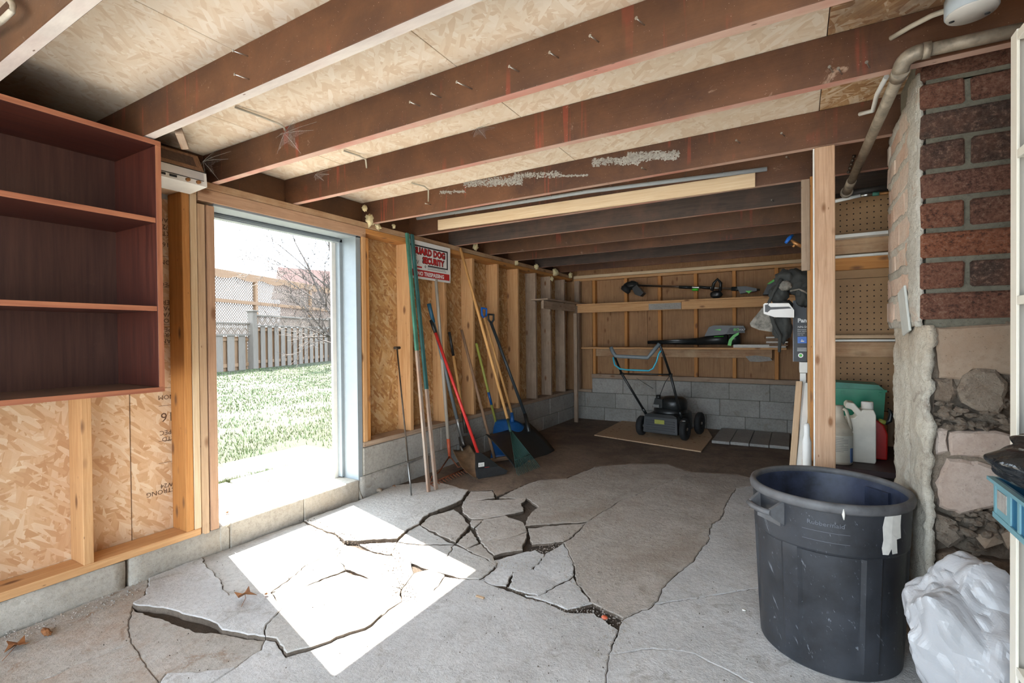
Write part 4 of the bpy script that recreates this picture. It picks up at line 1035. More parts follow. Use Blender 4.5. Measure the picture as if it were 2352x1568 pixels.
# ------------------------------------------------------------ back wall shelves
s1 = thing('wall_shelf', 'long upper pine shelf on the rear wall carrying the string trimmer', 'shelf', (-1.3, 6.45, 1.5))
abox('shelf_board', 'pine', s1, (-2.62, .25), (6.30, 6.635), (1.612, 1.632))
abox('front_rail', 'pine', s1, (-2.60, -1.22), (6.29, 6.328), (1.512, 1.610))
abox('front_rail', 'pine', s1, (-1.217, .25), (6.288, 6.328), (1.512, 1.610))
abox('mending_plate', 'tile_grey', s1, (-1.62, -1.22), (6.283, 6.287), (1.518, 1.596))
s1b = thing('corner_shelf', 'dark short shelf along the left wall running into the rear corner', 'shelf', (-2.7, 5.9, 1.5))
abox('shelf_board', 'pine_weathered', s1b, (-2.80, -2.57), (5.30, 6.63), (1.634, 1.652))
abox('front_rail', 'pine_weathered', s1b, (-2.66, -2.625), (5.30, 6.28), (1.53, 1.63))
abox('leg', 'pine_weathered', s1b, (-2.66, -2.61), (6.29, 6.33), (.0, 1.508))
s2 = thing('wall_shelf', 'lower pine shelf on the rear wall carrying the leaf blower', 'shelf', (-1.3, 6.45, .9))
abox('shelf_board', 'pine', s2, (-2.555, -.085), (6.30, 6.638), (1.018, 1.040))
abox('support_rail', 'plate_old', s2, (-2.45, -.24), (6.60, 6.638), (.905, 1.016))
MB().prism([PY(1712,818,6.595),PY(1735,816,6.595),PY(1768,820,6.595),PY(1774,828,6.595),PY(1745,831,6.595),PY(1722,830,6.595)], (0, .004, 0)).build('foil_patch', 'tile_grey', s2)

# ------------------------------------------------------------ white shelf unit at the right edge
su = thing('white_shelf_unit', 'tall cream white shelf unit standing in front of the brick chimney', 'shelf unit', (.7, 1.0, 0))
SX = .442
abox('side_panel', 'shelf_panel', su, (SX+.006, SX+.40), (1.582, 1.60), (0.0, 1.89), .001)
abox('face_frame', 'shelf_cream', su, (SX, SX+.0055), (1.562, 1.60), (0.0, 1.895), .001)
abox('side_panel', 'shelf_panel', su, (SX+.006, SX+.40), (.80, .818), (0.0, 1.89), .001)
abox('back_panel', 'shelf_panel', su, (SX+.401, SX+.406), (.80, 1.60), (0.0, 1.89), .0)
for z in (1.868, 1.598, 1.262, .752, .40, .06):
    abox('shelf', 'shelf_cream', su, (SX, SX+.40), (.82, 1.561), (z, z+.020), .001)
# ============================================================ RUBBISH CAN
CC = Vector((.105, 2.25, 0)); can = thing('rubbish_can', 'big black plastic rubbish can with a scuffed body and torn paper label', 'rubbish can', CC)
T = Matrix.Translation(CC)
def can_shell():
    mb = MB(); n = 120; vs = []
    zs = [0.0, .006, .03, .12, .25, .38, .43, .436, .442, .52, .565, .588]
    def rad(z, a):
        r = .232+.026*(z/.6)
        deg = (math.degrees(a)+1) % 60
        if .03 < z < .432 and 8 < deg < 52: r -= .007          # recessed panels
        elif .03 < z < .432: r += .0015
        if z >= .438: r += .002
        if z < .004: r -= .006
        return r
    for z in zs:
        for k in range(n):
            a = 2*math.pi*(k)/n; r = rad(z, a); vs.append((r*math.cos(a), r*math.sin(a), z))
    fs = []
    for i in range(len(zs)-1):
        for k in range(n): fs.append((i*n+k, i*n+(k+1) % n, (i+1)*n+(k+1) % n, (i+1)*n+k))
    mb.add(vs, fs, 0, True, T); mb.add(vs[:n], [tuple(range(n-1, -1, -1))], 0, False, T)
    return mb
b = can_shell().build('body', 'can', can)
m_ = b.modifiers.new('e', 'EDGE_SPLIT'); m_.split_angle = math.radians(18)
MB().lathe([(.0, .012), (.222, .012), (.250, .60), (.252, .612)], 72, 0, T).build('inner_wall', 'can_inside', can)
MB().lathe([(.250, .585), (.262, .583), (.268, .590), (.270, .603), (.266, .616), (.258, .620), (.250, .616), (.247, .605), (.250, .596)], 96, 0, T).build('rim', 'can_rim', can)
for ang in (math.radians(222), math.radians(42)):
    ca, sa = math.cos(ang), math.sin(ang); R_ = Matrix.Translation(CC) @ Matrix.Rotation(ang, 4, 'Z')
    h = MB()
    for s in (-1, 1):
        h.prism([(.250, s*.066, .588), (.300, s*.060, .560), (.303, s*.060, .536), (.25, s*.066, .50)], (0, -s*.012, 0), 0, R_)
    h.tube([(.300, -.060, .548), (.306, -.03, .546), (.308, 0, .546), (.306, .03, .546), (.300, .060, .548)], [.011]*5, 10, 0, True, R_)
    h.box((.248, -.06, .495), (.262, .06, .52), 0, R_)
    h.build('handle', 'can_rim' if ang > 3 else 'can', can)
MB().prism([(-.0, -.05, .50), (-.0, .05, .50), (-.0, .05, .575), (-.0, -.05, .575)], (.012, 0, 0), 0, Matrix.Translation(CC+Vector((0, 0, 0))) @ Matrix.Rotation(math.radians(42), 4, 'Z') @ Matrix.Translation((.231, 0, 0))).build('inner_boss', 'can_inside', can)
# torn label, wrapped on the body towards the camera
def on_can(px, py, dr=.0):
    d = RT*((px-1176)/FPX)-UP*((py-784)/FPX)+FW; C0 = Vector((0, 0, CH))
    best = None
    for i in range(400, 1200):
        p = C0+d*(i/500.0); r = .232+.026*(p.z/.6)+.003
        if (Vector((p.x, p.y, 0))-CC).length < r: 
            dd = (Vector((p.x, p.y, 0))-CC).normalized()*(r+dr); return Vector((CC.x+dd.x, CC.y+dd.y, p.z)), dd.normalized()
    return p, Vector((0, -1, 0))
pts = [(2032,1184),(2050,1182),(2069,1180),(2067,1205),(2068,1235),(2058,1238),(2060,1270),(2048,1272),(2046,1260),(2040,1274),(2026,1273),(2024,1258),(2028,1240),(2026,1210)]
lb = MB(); q = [on_can(*p) for p in pts]; cl, cn_ = on_can(2047, 1225)
vs = [p+n*.0012 for p, n in q]+[cl+cn_*.0016]; lb.add(vs, [(i, (i+1) % len(pts), len(pts)) for i in range(len(pts))]); lb.build('paper_label', 'paper', can, recalc=False)
p, nn = on_can(1896, 1208); text('embossed_name', 'Rubbermaid', 'emboss', can, p+nn*.001, nn.cross(Vector((0, 0, -1))), (0, 0, 1), .021, .0006, 'CENTER', 1.1, arc=.25)
for (z0, z1, w) in ((.512, .5135, .07), (.478, .4795, .07)):
    mb = MB()
    a0 = math.atan2(nn.y, nn.x)
    for k in range(8):
        a, a2 = a0-.28+.07*k, a0-.28+.07*(k+1); r = .232+.026*z0/.6+.003
        mb.add([(CC.x+r*math.cos(a), CC.y+r*math.sin(a), z0), (CC.x+r*math.cos(a2), CC.y+r*math.sin(a2), z0), (CC.x+r*math.cos(a2), CC.y+r*math.sin(a2), z1), (CC.x+r*math.cos(a), CC.y+r*math.sin(a), z1)], [(0, 1, 2, 3)])
    mb.build('embossed_line', 'emboss', can, recalc=False)
p, nn = on_can(1936, 1180); MB().tube([p+nn*.008+Vector((0, 0, .02)), p+nn*.007, p+nn*.004+Vector((.002, 0, -.018))], [.002, .005, .002], 6).build('dried_drip', 'paper', can)

# ============================================================ HAND TOOLS ALONG THE LEFT WALL
TG = 'hand tools leaning on the left wall'
def shaft(par, name, mat, a, b, r0, r1=None, n=12): return MB().tube([a, b], [r0, r1 or r0], n).build(name, mat, par)
def bottom(px, py, z=.012): return PZ(px, py, z)
# edging iron
A = PX(912, 800, WX+.02); B = bottom(945, 1138); t = thing('turf_iron', 'thin rusty iron rod tool with a foot bar nearest the doorway', 'garden tool', B, TG)
K = A.lerp(B, .79)
shaft(t, 'rod', 'steel_dark', A, K, .006); shaft(t, 'rod', 'steel', K, B, .009, .006)
d = (A-B).normalized(); MB().tube([A+Vector((0, -.03, .005)), A+Vector((0, .03, .005))], .012, 8).build('handle', 'steel_dark', t)
pbox('foot_bar', 'steel', t, K+Vector((0, 0, .0)), K+Vector((.03, .13, .02)), (0, 0, 1), .022, .010)
# two stakes
for (tx, ty), (bx_, by), m1, lab, fr in [((935,533),(985,1133),'green_paint','green topped wooden stake, the nearer of the pair by the sign',.47),((946,533),(1002,1128),'teal_paint','dark teal topped wooden stake just in front of the sign',.62)]:
    A = PX(tx, ty, WX+.03); B = bottom(bx_, by, 0); A.z = min(A.z, 2.06); t = thing('painted_stake', lab, 'stake', B, TG); K = A.lerp(B, fr)
    pbox('painted_end', m1, t, K, A, (0, 1, 0), .032, .020); pbox('bare_end', 'stake_grey', t, B, K, (0, 1, 0), .030, .020)
# sign
sg = thing('warning_sign', 'white plastic warning sign with red and black lettering on the studs', 'sign', PX(990, 650, WX+.03))
c00, c10, c11, c01 = PX(940, 549, WX+.024), PX(1034, 569, WX+.024), PX(1036, 650, WX+.024), PX(947, 638, WX+.024)
Y0, Y1, Z0, Z1 = c00.y, c10.y, (c01.z+c11.z)/2, (c00.z+c10.z)/2
SXx = WX+.024
sbd = MB().box((SXx-.003, Y0, Z0), (SXx, Y1, Z1)).build('sign_board', 'white_plastic', sg)
SW, SH = Y1-Y0, Z1-Z0
def S(u, v, d=.0006): return Vector((SXx+d, Y0+u*SW, Z0+v*SH))
def srect(name, mat, u0, u1, v0, v1, d=.0005):
    MB().box(S(u0, v0, 0), S(u1, v1, d)).build(name, mat, sbd)
srect('black_border', 'ink', .08, .93, .845, .885); srect('black_border', 'ink', .90, .93, .38, .86); srect('black_border', 'ink', .42, .93, .36, .395); srect('black_border', 'ink', .02, .06, .84, .885)
def st_(s, u, v, size, mat, sx=1.0, d=.0009, bold=0.0, al='LEFT'): text('lettering', s, mat, sbd, S(u, v, d), (0, 1, 0), (0, 0, 1), size, .0003, al, sx, bold)
st_('GUARD DOG', .46, .655, SH*.235, 'ink', .98, .0006, .006, 'CENTER'); st_('GUARD DOG', .46, .660, SH*.225, 'ink_red', .98, .0011, .003, 'CENTER')
st_('SECURITY', .56, .435, SH*.225, 'ink', .92, .0006, .006, 'CENTER'); st_('SECURITY', .56, .440, SH*.215, 'ink_red', .92, .0011, .003, 'CENTER')
srect('red_band', 'ink_red', .03, .97, .06, .24)
st_('NO TRESPASSING', .50, .095, SH*.145, 'ink_white', .98, .0009, .0015, 'CENTER')
for v, w in ((.33, .45), (.285, .47)):
    for k in range(14): srect('small_print', 'ink_grey', .42+k*w/14, .42+(k+.6)*w/14, v, v+.022)
srect('small_mark', 'ink_grey', .08, .16, .60, .62); srect('small_mark', 'ink_grey', .09, .15, .55, .565); srect('red_patch', 'ink_red', .08, .28, .29, .33)
st_('W', .10, .38, .05, 'ink_grey', 1.2); st_('e', .34, .31, .05, 'ink')
# bow rake, head down on the floor
A = PX(1001, 640, WX+.02); B = PX(1033, 1052, WX+.10); t = thing('bow_rake', 'grey-handled bow rake with an orange ferrule below the sign', 'rake', PZ(1033, 1100), TG)
K = A.lerp(B, .89); shaft(t, 'handle', 'handle_grey', A, K, .014, .016); shaft(t, 'ferrule', 'orange_paint', K, B, .017, .013)
h0, h1 = bottom(1008, 1108, .02), bottom(1068, 1080, .02); h0 = PZ(985,1112,.03); h1 = PZ(1072,1075,.03)
MB().tube([B+Vector((0,0,.02)), B.lerp(h0, .45)+Vector((0, -.03, -.02)), B.lerp(h0,.85)+Vector((0,-.0,.03)), h0], .006, 8).build('bow', 'steel_rust', t)
MB().tube([B+Vector((0,0,.02)), B.lerp(h1, .35)+Vector((0, .04, -.06)), B.lerp(h1,.8)+Vector((0,.03,-.0)), h1], .006, 8).build('bow', 'steel_rust', t)
MB().tube([h0, h1], .008, 8).build('head_bar', 'steel_rust', t)
for k in range(14):
    p = h0.lerp(h1, (k+.5)/14); MB().tube([p, p+Vector((.05, -.01, -.018))], [.005, .002], 6).build('tooth', 'steel_rust', t)
# blades
def blade(w, h, fn, nu=14, nv=14, edge=None, thick=.003):
    """grid blade: x across, z up; fn(u,v)->(halfwidth factor, y offset)"""
    mb = MB(); vs = []
    for side in (0, 1):
        for j in range(nv+1):
            for i in range(nu+1):
                u, v = i/nu*2-1, j/nv; hw, y = fn(u, v); vs.append((u*w/2*hw, y+(thick if side else 0), v*h))
    m = (nu+1)*(nv+1); I = lambda i, j, s: s*m+j*(nu+1)+i; fs = []
    for j in range(nv):
        for i in range(nu):
            fs.append((I(i,j,0),I(i+1,j,0),I(i+1,j+1,0),I(i,j+1,0))); fs.append((I(i,j,1),I(i,j+1,1),I(i+1,j+1,1),I(i+1,j,1)))
    for j in range(nv): fs += [(I(0,j,0),I(0,j+1,0),I(0,j+1,1),I(0,j,1)), (I(nu,j,0),I(nu,j,1),I(nu,j+1,1),I(nu,j+1,0))]
    for i in range(nu): fs += [(I(i,0,0),I(i,0,1),I(i+1,0,1),I(i+1,0,0)), (I(i,nv,0),I(i+1,nv,0),I(i+1,nv,1),I(i,nv,1))]
    return vs, fs
# round point shovel with a teal grip
A = PX(985, 697, WX+.02); B = PX(1062, 1012, WX+.12); tip = bottom(1098, 1098, .004); t = thing('round_shovel', 'round point shovel with a grey shaft and teal grip under the sign', 'shovel', tip, TG)
K1, K2 = A.lerp(B, .13), A.lerp(B, .83); shaft(t, 'grip', 'blue_grip', A, K1, .018, .017); shaft(t, 'shaft', 'shaft_grey', K1, K2, .015, .016); 
neck = PX(1058, 1026, WX+.16)
MB().tube([K2, A.lerp(B, .9), B, B+Vector((.015, .01, -.05)), neck, neck.lerp(tip, .12)], [.018, .017, .014, .012, .010, .008], 12).build('socket', 'steel', t)
F = frame(tip, neck+Vector((0, 0, .0)), (.75, -.66, .2)); L = (neck-tip).length
vs, fs = blade(.165, L, lambda u, v: ((min(1, (v*2.2)**.55) if v < .6 else 1.0)*(1 if v < .93 else .9), .034*(1-u*u)*-1+.0))
MB().add(vs, fs, 0, True, F).build('blade', 'steel_brown', t)
# shaft of a second shovel behind
A = PX(1032, 762, WX+.015); B = PX(1062, 940, WX+.05); B2 = bottom(1080, 1062, .02); t = thing('spade', 'spade with a black grip and wooden shaft behind the red broom', 'spade', B2, TG)
shaft(t, 'grip', 'black_plastic', A, A.lerp(B, .3), .013); shaft(t, 'shaft', 'handle_pine', A.lerp(B, .3), B, .013); shaft(t, 'socket', 'steel_dark', B, B.lerp(B2, .45), .014, .02)
pbox('blade', 'steel_dark', t, B2, B.lerp(B2, .5), (.5, 1, 0), .17, .004)
# red broom
A = PX(990, 735, WX+.02); B = PX(1100, 1036, WX+.42); B = bottom(1100, 1036, .10); t = thing('red_broom', 'angled broom with a red shaft and black head on the floor', 'broom', bottom(1130, 1095, 0), TG)
K = A.lerp(B, .10); a, b, c, d_, e, f_ = PZ(1096, 1036, .17), PZ(1112, 1036, .17), PZ(1140, 1056, .10), PZ(1143, 1068, .08), PZ(1096, 1070, .08), PZ(1096, 1050, .13)
base = PZ(1096, 1100, 0); R0 = PZ(1096, 1100, 0.0); R1 = PZ(1166, 1090, 0.0)
ax_ = (R1-R0); ax_.z = 0; W_ = ax_.length; ax_.normalize(); nrm = Vector((ax_.y, -ax_.x, 0))
if nrm.dot(Vector((0, 0, 0))-R0) < 0: nrm = -nrm
Fm = Matrix((ax_, -nrm, Vector((0, 0, 1)))).transposed().to_4x4(); Fm.translation = R0
B = Fm @ Vector((.018, .022, .215)); K = A.lerp(B, .10); shaft(t, 'grip', 'black_plastic', A, K, .016); shaft(t, 'shaft', 'red_paint', K, B, .0135)
cap = [(.0, 0, .085), (W_*.72, 0, .085), (W_*.45, 0, .15), (.036, 0, .22), (.0, 0, .22)]
bh = MB().prism(cap, (0, .045, 0), 0, Fm).build('broom_head', 'black_plastic', t)
MB().prism([(.0, 0, .084), (W_*.72, 0, .084), (W_*1.0, 0, .035), (W_*.96, 0, .012), (.01, 0, .0)], (0, .045, 0), 0, Fm).build('bristles', 'black_rubber', t)['kind'] = 'stuff'
MB().box((.012, -.0012, .10), (.065, -.0002, .135), 0, Fm).build('paper_sticker', 'paper', bh)
text('sticker_print', 'iii 10', 'ink_grey', bh, Fm @ Vector((.016, -.0015, .11)), ax_, (0, 0, 1), .018, .0002)
MB().box((.07, -.0012, .088), (.11, -.0002, .091), 0, Fm).build('red_stripe', 'red_paint', bh)
# push hoe / old wooden broom
A = PX(1060, 757, WX+.02); B = bottom(1136, 1053, .05); t = thing('push_broom', 'old brown wooden handle with a narrow wooden cross head', 'broom', B, TG)
shaft(t, 'handle', 'handle_brown', A, B, .0125, .0145)
h0, h1 = PZ(1126, 1057, .035), PZ(1190, 1047, .035); pbox('cross_head', 'handle_brown', t, h0, h1, (0, 0, 1), .035, .03)
# yellow green shaft
A = PX(1094, 788, WX+.02); B = PX(1142, 982, WX+.12); C_ = bottom(1150, 1030, .02); t = thing('yellow_shaft_tool', 'yellow-green fibreglass handled tool with a blue label', 'garden tool', C_, TG)
shaft(t, 'shaft', 'yellow_green', A, B, .0135); a, b = A.lerp(B, .57), A.lerp(B, .72); shaft(t, 'label', 'blue_plastic', a, b, .0140)
shaft(t, 'ferrule', 'steel', B, B.lerp(C_, .6), .011); pbox('blade', 'steel_dark', t, C_, B.lerp(C_, .6), (0, 1, 0), .10, .004)
# blue scoop
A = PX(1112, 728, WX+.04); B = PX(1178, 957, WX+.26); t = thing('blue_snow_shovel', 'blue snow shovel with a wooden shaft behind the green rake', 'snow shovel', bottom(1185, 1050, 0), TG)
shaft(t, 'shaft', 'handle_pine', A, B, .0135); tip = bottom(1172, 1052, .01)
MB().tube([A+Vector((0, -.045, .09)), A+Vector((0, -.04, .02)), A+Vector((0, 0, -.01)), A+Vector((0, .04, .02)), A+Vector((0, .045, .09)), A+Vector((0, -.045, .09))], .011, 8).build('grip', 'blue_bright', t)
F = frame(tip, B, (.6, -.5, .5)); L = (B-tip).length*.92
vs, fs = blade(.36, L, lambda u, v: (1-.5*max(0, v-.8), .09*(u*u)*-.8+.0), thick=.004)
MB().add(vs, fs, 0, True, F).build('scoop', 'blue_plastic', t); shaft(t, 'socket', 'blue_plastic', B+(A-B)*.04, B.lerp(tip, .15), .018, .022)
# black scoop
A = PX(1128, 742, WX+.05); B = PX(1210, 962, WX+.34); t = thing('black_snow_shovel', 'black snow shovel with a dark shaft and wide deep scoop', 'snow shovel', bottom(1225, 1058, 0), TG)
shaft(t, 'shaft', 'dark_shaft', A, B, .016); g = A
MB().tube([g, g+Vector((.0, -.05, .035)), g+Vector((0, -.05, .09)), g+Vector((0, .05, .09)), g+Vector((0, .05, .035)), g], .011, 8).build('grip', 'dark_shaft', t)
bl, br = bottom(1185, 1075, .0), bottom(1265, 1040, .0); bm_ = (bl+br)/2; ax_ = (br-bl); Wd = ax_.length; ax_.normalize()
top = B; up_ = (top-bm_); up_ -= ax_*up_.dot(ax_); Hh = up_.length*1.0; up_.normalize(); yn = up_.cross(ax_)
Fm = Matrix((ax_, yn, up_)).transposed().to_4x4(); Fm.translation = bm_
if (Fm.to_3x3() @ Vector((0, 1, 0))).x < 0: sgn = 1
else: sgn = -1
vs, fs = blade(Wd*1.15, Hh*.95, lambda u, v: (1+.0*v, sgn*(.055*(1-u*u)-.03+.05*v*v)), thick=.004)
MB().add(vs, fs, 0, True, Fm).build('scoop', 'black_plastic', t); shaft(t, 'socket', 'black_plastic', B+(A-B)*.05, B.lerp(bm_, .35), .02, .022)
# leaf rake with long pine handle
A = PX(1057, 570, WX+.03); B = PX(1166, 958, WX+.50); B = bottom(1166, 962, .42); t = thing('leaf_rake', 'green fan leaf rake on a long new pine handle', 'rake', bottom(1210, 1085, 0), TG)
shaft(t, 'handle', 'handle_pine', A, B, .0135, .0145); tip = PZ(1188, 1062, .14)
shaft(t, 'ferrule', 'rake_green', B, B.lerp(tip, .3), .014, .011)
apex = B.lerp(tip, .25); f0, f1 = PZ(1187, 1086, .02), PZ(1236, 1066, .02)
for k in range(15):
    p = f0.lerp(f1, k/14); e = p+Vector((.035, -.03, -.012)); MB().tube([apex, apex.lerp(p, .75)+Vector((0, 0, .0)), p, e], [.003, .003, .0028, .002], 5).build('tine', 'rake_green', t)
a, b = apex.lerp(f0, .72), apex.lerp(f1, .72); MB().tube([a, a.lerp(b, .5), b], .004, 6).build('spreader', 'rake_green', t)
MB().add([apex, apex.lerp(f0, .66), apex.lerp(f0.lerp(f1, .5), .72), apex.lerp(f1, .66)], [(0, 1, 2, 3)]).build('webbing', 'rake_green', t, recalc=False)

# ============================================================ LAWN MOWER ON A SHEET
sh = thing('plywood_sheet', 'thin plywood sheet lying on the floor under the lawn mower', 'sheet', (-1.45, 5.9, 0))
q = [PZ(1365, 998, .012), PZ(1610, 1036, .012), PZ(1636, 1003, .012), PZ(1625, 985, .012), PZ(1430, 965, .012)]
MB().prism(q, (0, 0, -.011)).build('sheet', 'pine_pale', sh)
mw = thing('lawn_mower', 'black push mower with a folded steel handle and blue bail', 'lawn mower', (-1.42, 6.05, .012))
FL, FR = PZ(1470, 1000, .012), PZ(1566, 1012, .012)
ax_ = (FR-FL); ax_.z = 0; MWD = ax_.length; ax_.normalize(); ay = Vector((-ax_.y, ax_.x, 0)); mo = (FL+FR)/2; mo.z = .012
Fm = Matrix((ax_, ay, Vector((0, 0, 1)))).transposed().to_4x4(); Fm.translation = mo
w = MWD/2
def mb_(name, mat, mb): return mb.build(name, mat, mw)
deck = MB().prism([(-w+.05, 0, .05), (w-.05, 0, .05), (w-.06, 0, .255), (w-.10, 0, .275), (-w+.10, 0, .275), (-w+.06, 0, .255)], (0, .52, 0), 0, Fm)
mb_('deck', 'black_plastic', deck)
mb_('rear_flap', 'grey_plastic', MB().prism([(-w+.045, -.012, .06), (w-.045, -.012, .06), (w-.055, .0, .235), (-w+.055, .0, .235)], (0, .012, 0), 0, Fm))
for k in range(5): mb_('flap_rib', 'grey_plastic', MB().box((-w+.08, -.019, .085+.026*k), (w-.08, -.010, .094+.026*k), 0, Fm))
mb_('yellow_label', 'yellow_green', MB().box((-.06, -.0205, .165), (.055, -.0195, .212), 0, Fm))
def wheel(x, y, r, tw):
    T_ = Fm @ Matrix.Translation((x, y, r)) @ Matrix.Rotation(math.pi/2, 4, 'Y')
    o = MB().lathe([(r*.55, -tw/2), (r*.9, -tw/2), (r, -tw*.3), (r, tw*.3), (r*.9, tw/2), (r*.55, tw/2), (r*.5, tw*.3), (.02, tw*.35), (0, tw*.35)], 28, 0, T_).lathe([(0, -tw*.35), (.02, -tw*.35), (r*.5, -tw*.3), (r*.55, -tw/2)], 28, 0, T_).build('wheel', 'black_rubber', mw)
    MB().lathe([(0, -tw*.42), (.018, -tw*.42), (.018, tw*.5), (0, tw*.5)], 10, 0, T_).build('hub', 'steel_bright', o)
wheel(-w+.0, .05, .115, .06); wheel(w+.02, .05, .125, .06); wheel(-w+.03, .50, .09, .05); wheel(w+.04, .50, .13, .06)
mb_('engine_base', 'black_plastic', MB().lathe([(.19, .27), (.19, .31), (.15, .33), (0, .33)], 28, 0, Fm @ Matrix.Translation((0.02, .27, 0))))
mb_('engine', 'black_plastic', MB().lathe([(.14, .31), (.155, .33), (.155, .40), (.14, .43), (.10, .455), (0, .465)], 32, 0, Fm @ Matrix.Translation((0.06, .27, 0))))
mb_('fuel_tank', 'black_plastic', MB().prism([(-.14, .12, .33), (-.02, .12, .33), (-.02, .12, .43), (-.11, .12, .44)], (0, .2, 0), 0, Fm))
mb_('muffler', 'steel', MB().box((-.12, .09, .335), (-.05, .12, .37), 0, Fm))
mb_('filler_cap', 'black_plastic', MB().lathe([(.028, 0), (.028, .03), (0, .03)], 16, 0, Fm @ Matrix.Translation((-.10, .2, .44))))
yh = mo.y-.42
LB, RB = Fm @ Vector((-w+.05, .08, .24)), Fm @ Vector((w-.03, .08, .24))
LM, RM = PY(1428, 858, yh+.22), PY(1540, 860, yh+.24); LT, RT_ = PY(1403, 797, yh), PY(1515, 789, yh+.02)
for a, b, c in ((LB, LM, LT), (RB, RM, RT_)):
    MB().tube([a, b], .014, 10).build('lower_handle', 'black_plastic', mw); MB().tube([b, c], .013, 10).build('upper_handle', 'black_plastic', mw)
    MB().tube([b+Vector((-.02, 0, 0)), b+Vector((.02, 0, 0))], .014, 8).build('clamp_knob', 'black_plastic', mw)
    MB().tube([a, a.lerp(b, .16)], .018, 8).build('bracket', 'black_plastic', mw)
g1, g2 = PY(1412, 818, yh), PY(1488, 821, yh)
MB().tube([LT, LT.lerp(g1, .6), g1+Vector((.01, 0, .005)), g1+Vector((.05, 0, 0)), g2, g2.lerp(RT_, .3), RT_], [.021]*7, 12).build('grip_bar', 'shaft_grey', mw)
yb = yh-.01
bp = [PY(1408, 820, yb), PY(1412, 838, yb), PY(1424, 847, yb), PY(1440, 849, yb), PY(1490, 851, yb), PY(1500, 846, yb), PY(1508, 830, yb), PY(1513, 812, yb), PY(1518, 805, yb)]
MB().tube(bp, .009, 8).build('bail', 'bail_blue', mw)
MB().tube([LM, RM], .008, 8).build('cross_brace', 'black_plastic', mw)
MB().tube([RM, RM.lerp(Fm @ Vector((-.08, .2, .47)), .5)+Vector((.0, 0, .03)), Fm @ Vector((-.08, .2, .47))], .0035, 6).build('control_cable', 'black_plastic', mw)
MB().tube([PY(1462, 868, yh+.3), PY(1500, 892, yh+.5)], .0025, 6).build('pull_cord', 'black_plastic', mw)
MB().tube([Fm @ Vector((w-.03, .0, .20)), Fm @ Vector((w+.0, -.02, .225)), Fm @ Vector((w+.05, -.03, .23))], .004, 6).build('height_lever', 'steel_bright', mw)
# ------------------------------------------------------------ patio tiles stacked at the back wall
tl = PZ(1640, 1011, .045)
for i, lab in enumerate(['grey concrete paver beside the plywood sheet', 'grey concrete paver second from the plywood sheet', 'grey concrete paver third from the plywood sheet', 'grey concrete paver at the end farthest from the mower']):
    x0 = -.80+.187*i; o = abox('paving_tile', 'tile_grey', None, (x0, x0+.181), (5.74+.01*i, 6.56), (.004, .034+.002*(i % 2)), .003)
    tag(o, lab, 'paver', 'grey pavers laid by the rear block wall')

# ============================================================ STRING TRIMMER AND BLOWER
tr = thing('string_trimmer', 'black and green string trimmer lying on the upper rear shelf', 'string trimmer', PY(1650, 672, 6.42))
yt = 6.42
a, b = PY(1462, 655, yt), PY(1745, 665, yt); MB().tube([a, b], .014, 10).build('shaft', 'steel_bright', tr)
MB().tube([PY(1560, 659, yt), PY(1590, 660, yt)], .02, 10).build('coupler', 'black_plastic', tr); MB().tube([PY(1590, 665, yt-.01), PY(1604, 665, yt-.01)], .016, 8).build('coupler_knob', 'green_lime', tr)
MB().tube([PY(1606, 659, yt), PY(1632, 661, yt)], .018, 10).build('sleeve', 'black_plastic', tr)
MB().tube([PY(1635, 668, yt-.03), PY(1640, 650, yt-.03), PY(1648, 641, yt-.03), PY(1656, 650, yt-.03), PY(1654, 668, yt-.03)], .018, 10).build('loop_handle', 'black_plastic', tr)
blob(PY(1645, 676, yt-.02), (.07, .04, .05), 3, 3, .15).build('handle_clamp', 'black_plastic', tr)
MB().tube([PY(1680, 663, yt), PY(1712, 664, yt)], [.025, .03], 12).build('rear_grip', 'black_plastic', tr)
MB().prism([PY(1692, 658, yt-.05), PY(1712, 657, yt-.05), PY(1738, 662, yt-.05), PY(1738, 668, yt-.05), PY(1700, 674, yt-.05)], (0, .08, 0)).build('trigger_housing', 'black_plastic', tr)
MB().prism([PY(1712, 668, yt-.055), PY(1728, 667, yt-.055), PY(1720, 674, yt-.055)], (0, .02, 0)).build('trigger', 'green_lime', tr)
MB().prism([PY(1752, 676, yt-.07), PY(1764, 652, yt-.07), PY(1780, 644, yt-.07), PY(1812, 643, yt-.07), PY(1812, 676, yt-.07)], (0, .14, 0)).build('motor_housing', 'grey_plastic', tr)
MB().prism([PY(1762, 652, yt-.075), PY(1776, 642, yt-.075), PY(1800, 640, yt-.075), PY(1800, 644, yt-.075), PY(1778, 646, yt-.075), PY(1768, 652, yt-.075)], (0, .15, 0)).build('trim_strip', 'green_lime', tr)
MB().box(PY(1781, 663, yt-.075), PY(1784, 653, yt-.071)).build('green_latch', 'green_lime', tr)
blob(PY(1450, 655, yt), (.10, .06, .055), 5, 3, .2).build('head_gearcase', 'black_plastic', tr)
MB().lathe([(0, -.04), (.06, -.035), (.07, 0), (.05, .035), (0, .04)], 20, 0, Matrix.Translation(PY(1438, 664, yt)) @ Matrix.Rotation(.7, 4, 'Y')).build('spool', 'black_rubber', tr)
MB().prism([PY(1452, 662, yt-.06), PY(1462, 654, yt-.06), PY(1478, 672, yt-.06), PY(1470, 680, yt-.06), PY(1458, 676, yt-.06)], (0, .13, 0)).build('guard', 'black_plastic', tr)
bw = thing('leaf_blower', 'black and green cordless leaf blower lying on the lower rear shelf', 'leaf blower', PY(1640, 793, 6.42))
yb = 6.43
MB().tube([PY(1488, 786, yb), PY(1600, 784, yb)], [.022, .042], 16).build('nozzle', 'black_plastic', bw)
MB().tube([PY(1600, 784, yb), PY(1640, 780, yb), PY(1672, 777, yb)], [.045, .06, .075], 20).build('blower_tube', 'black_plastic', bw)
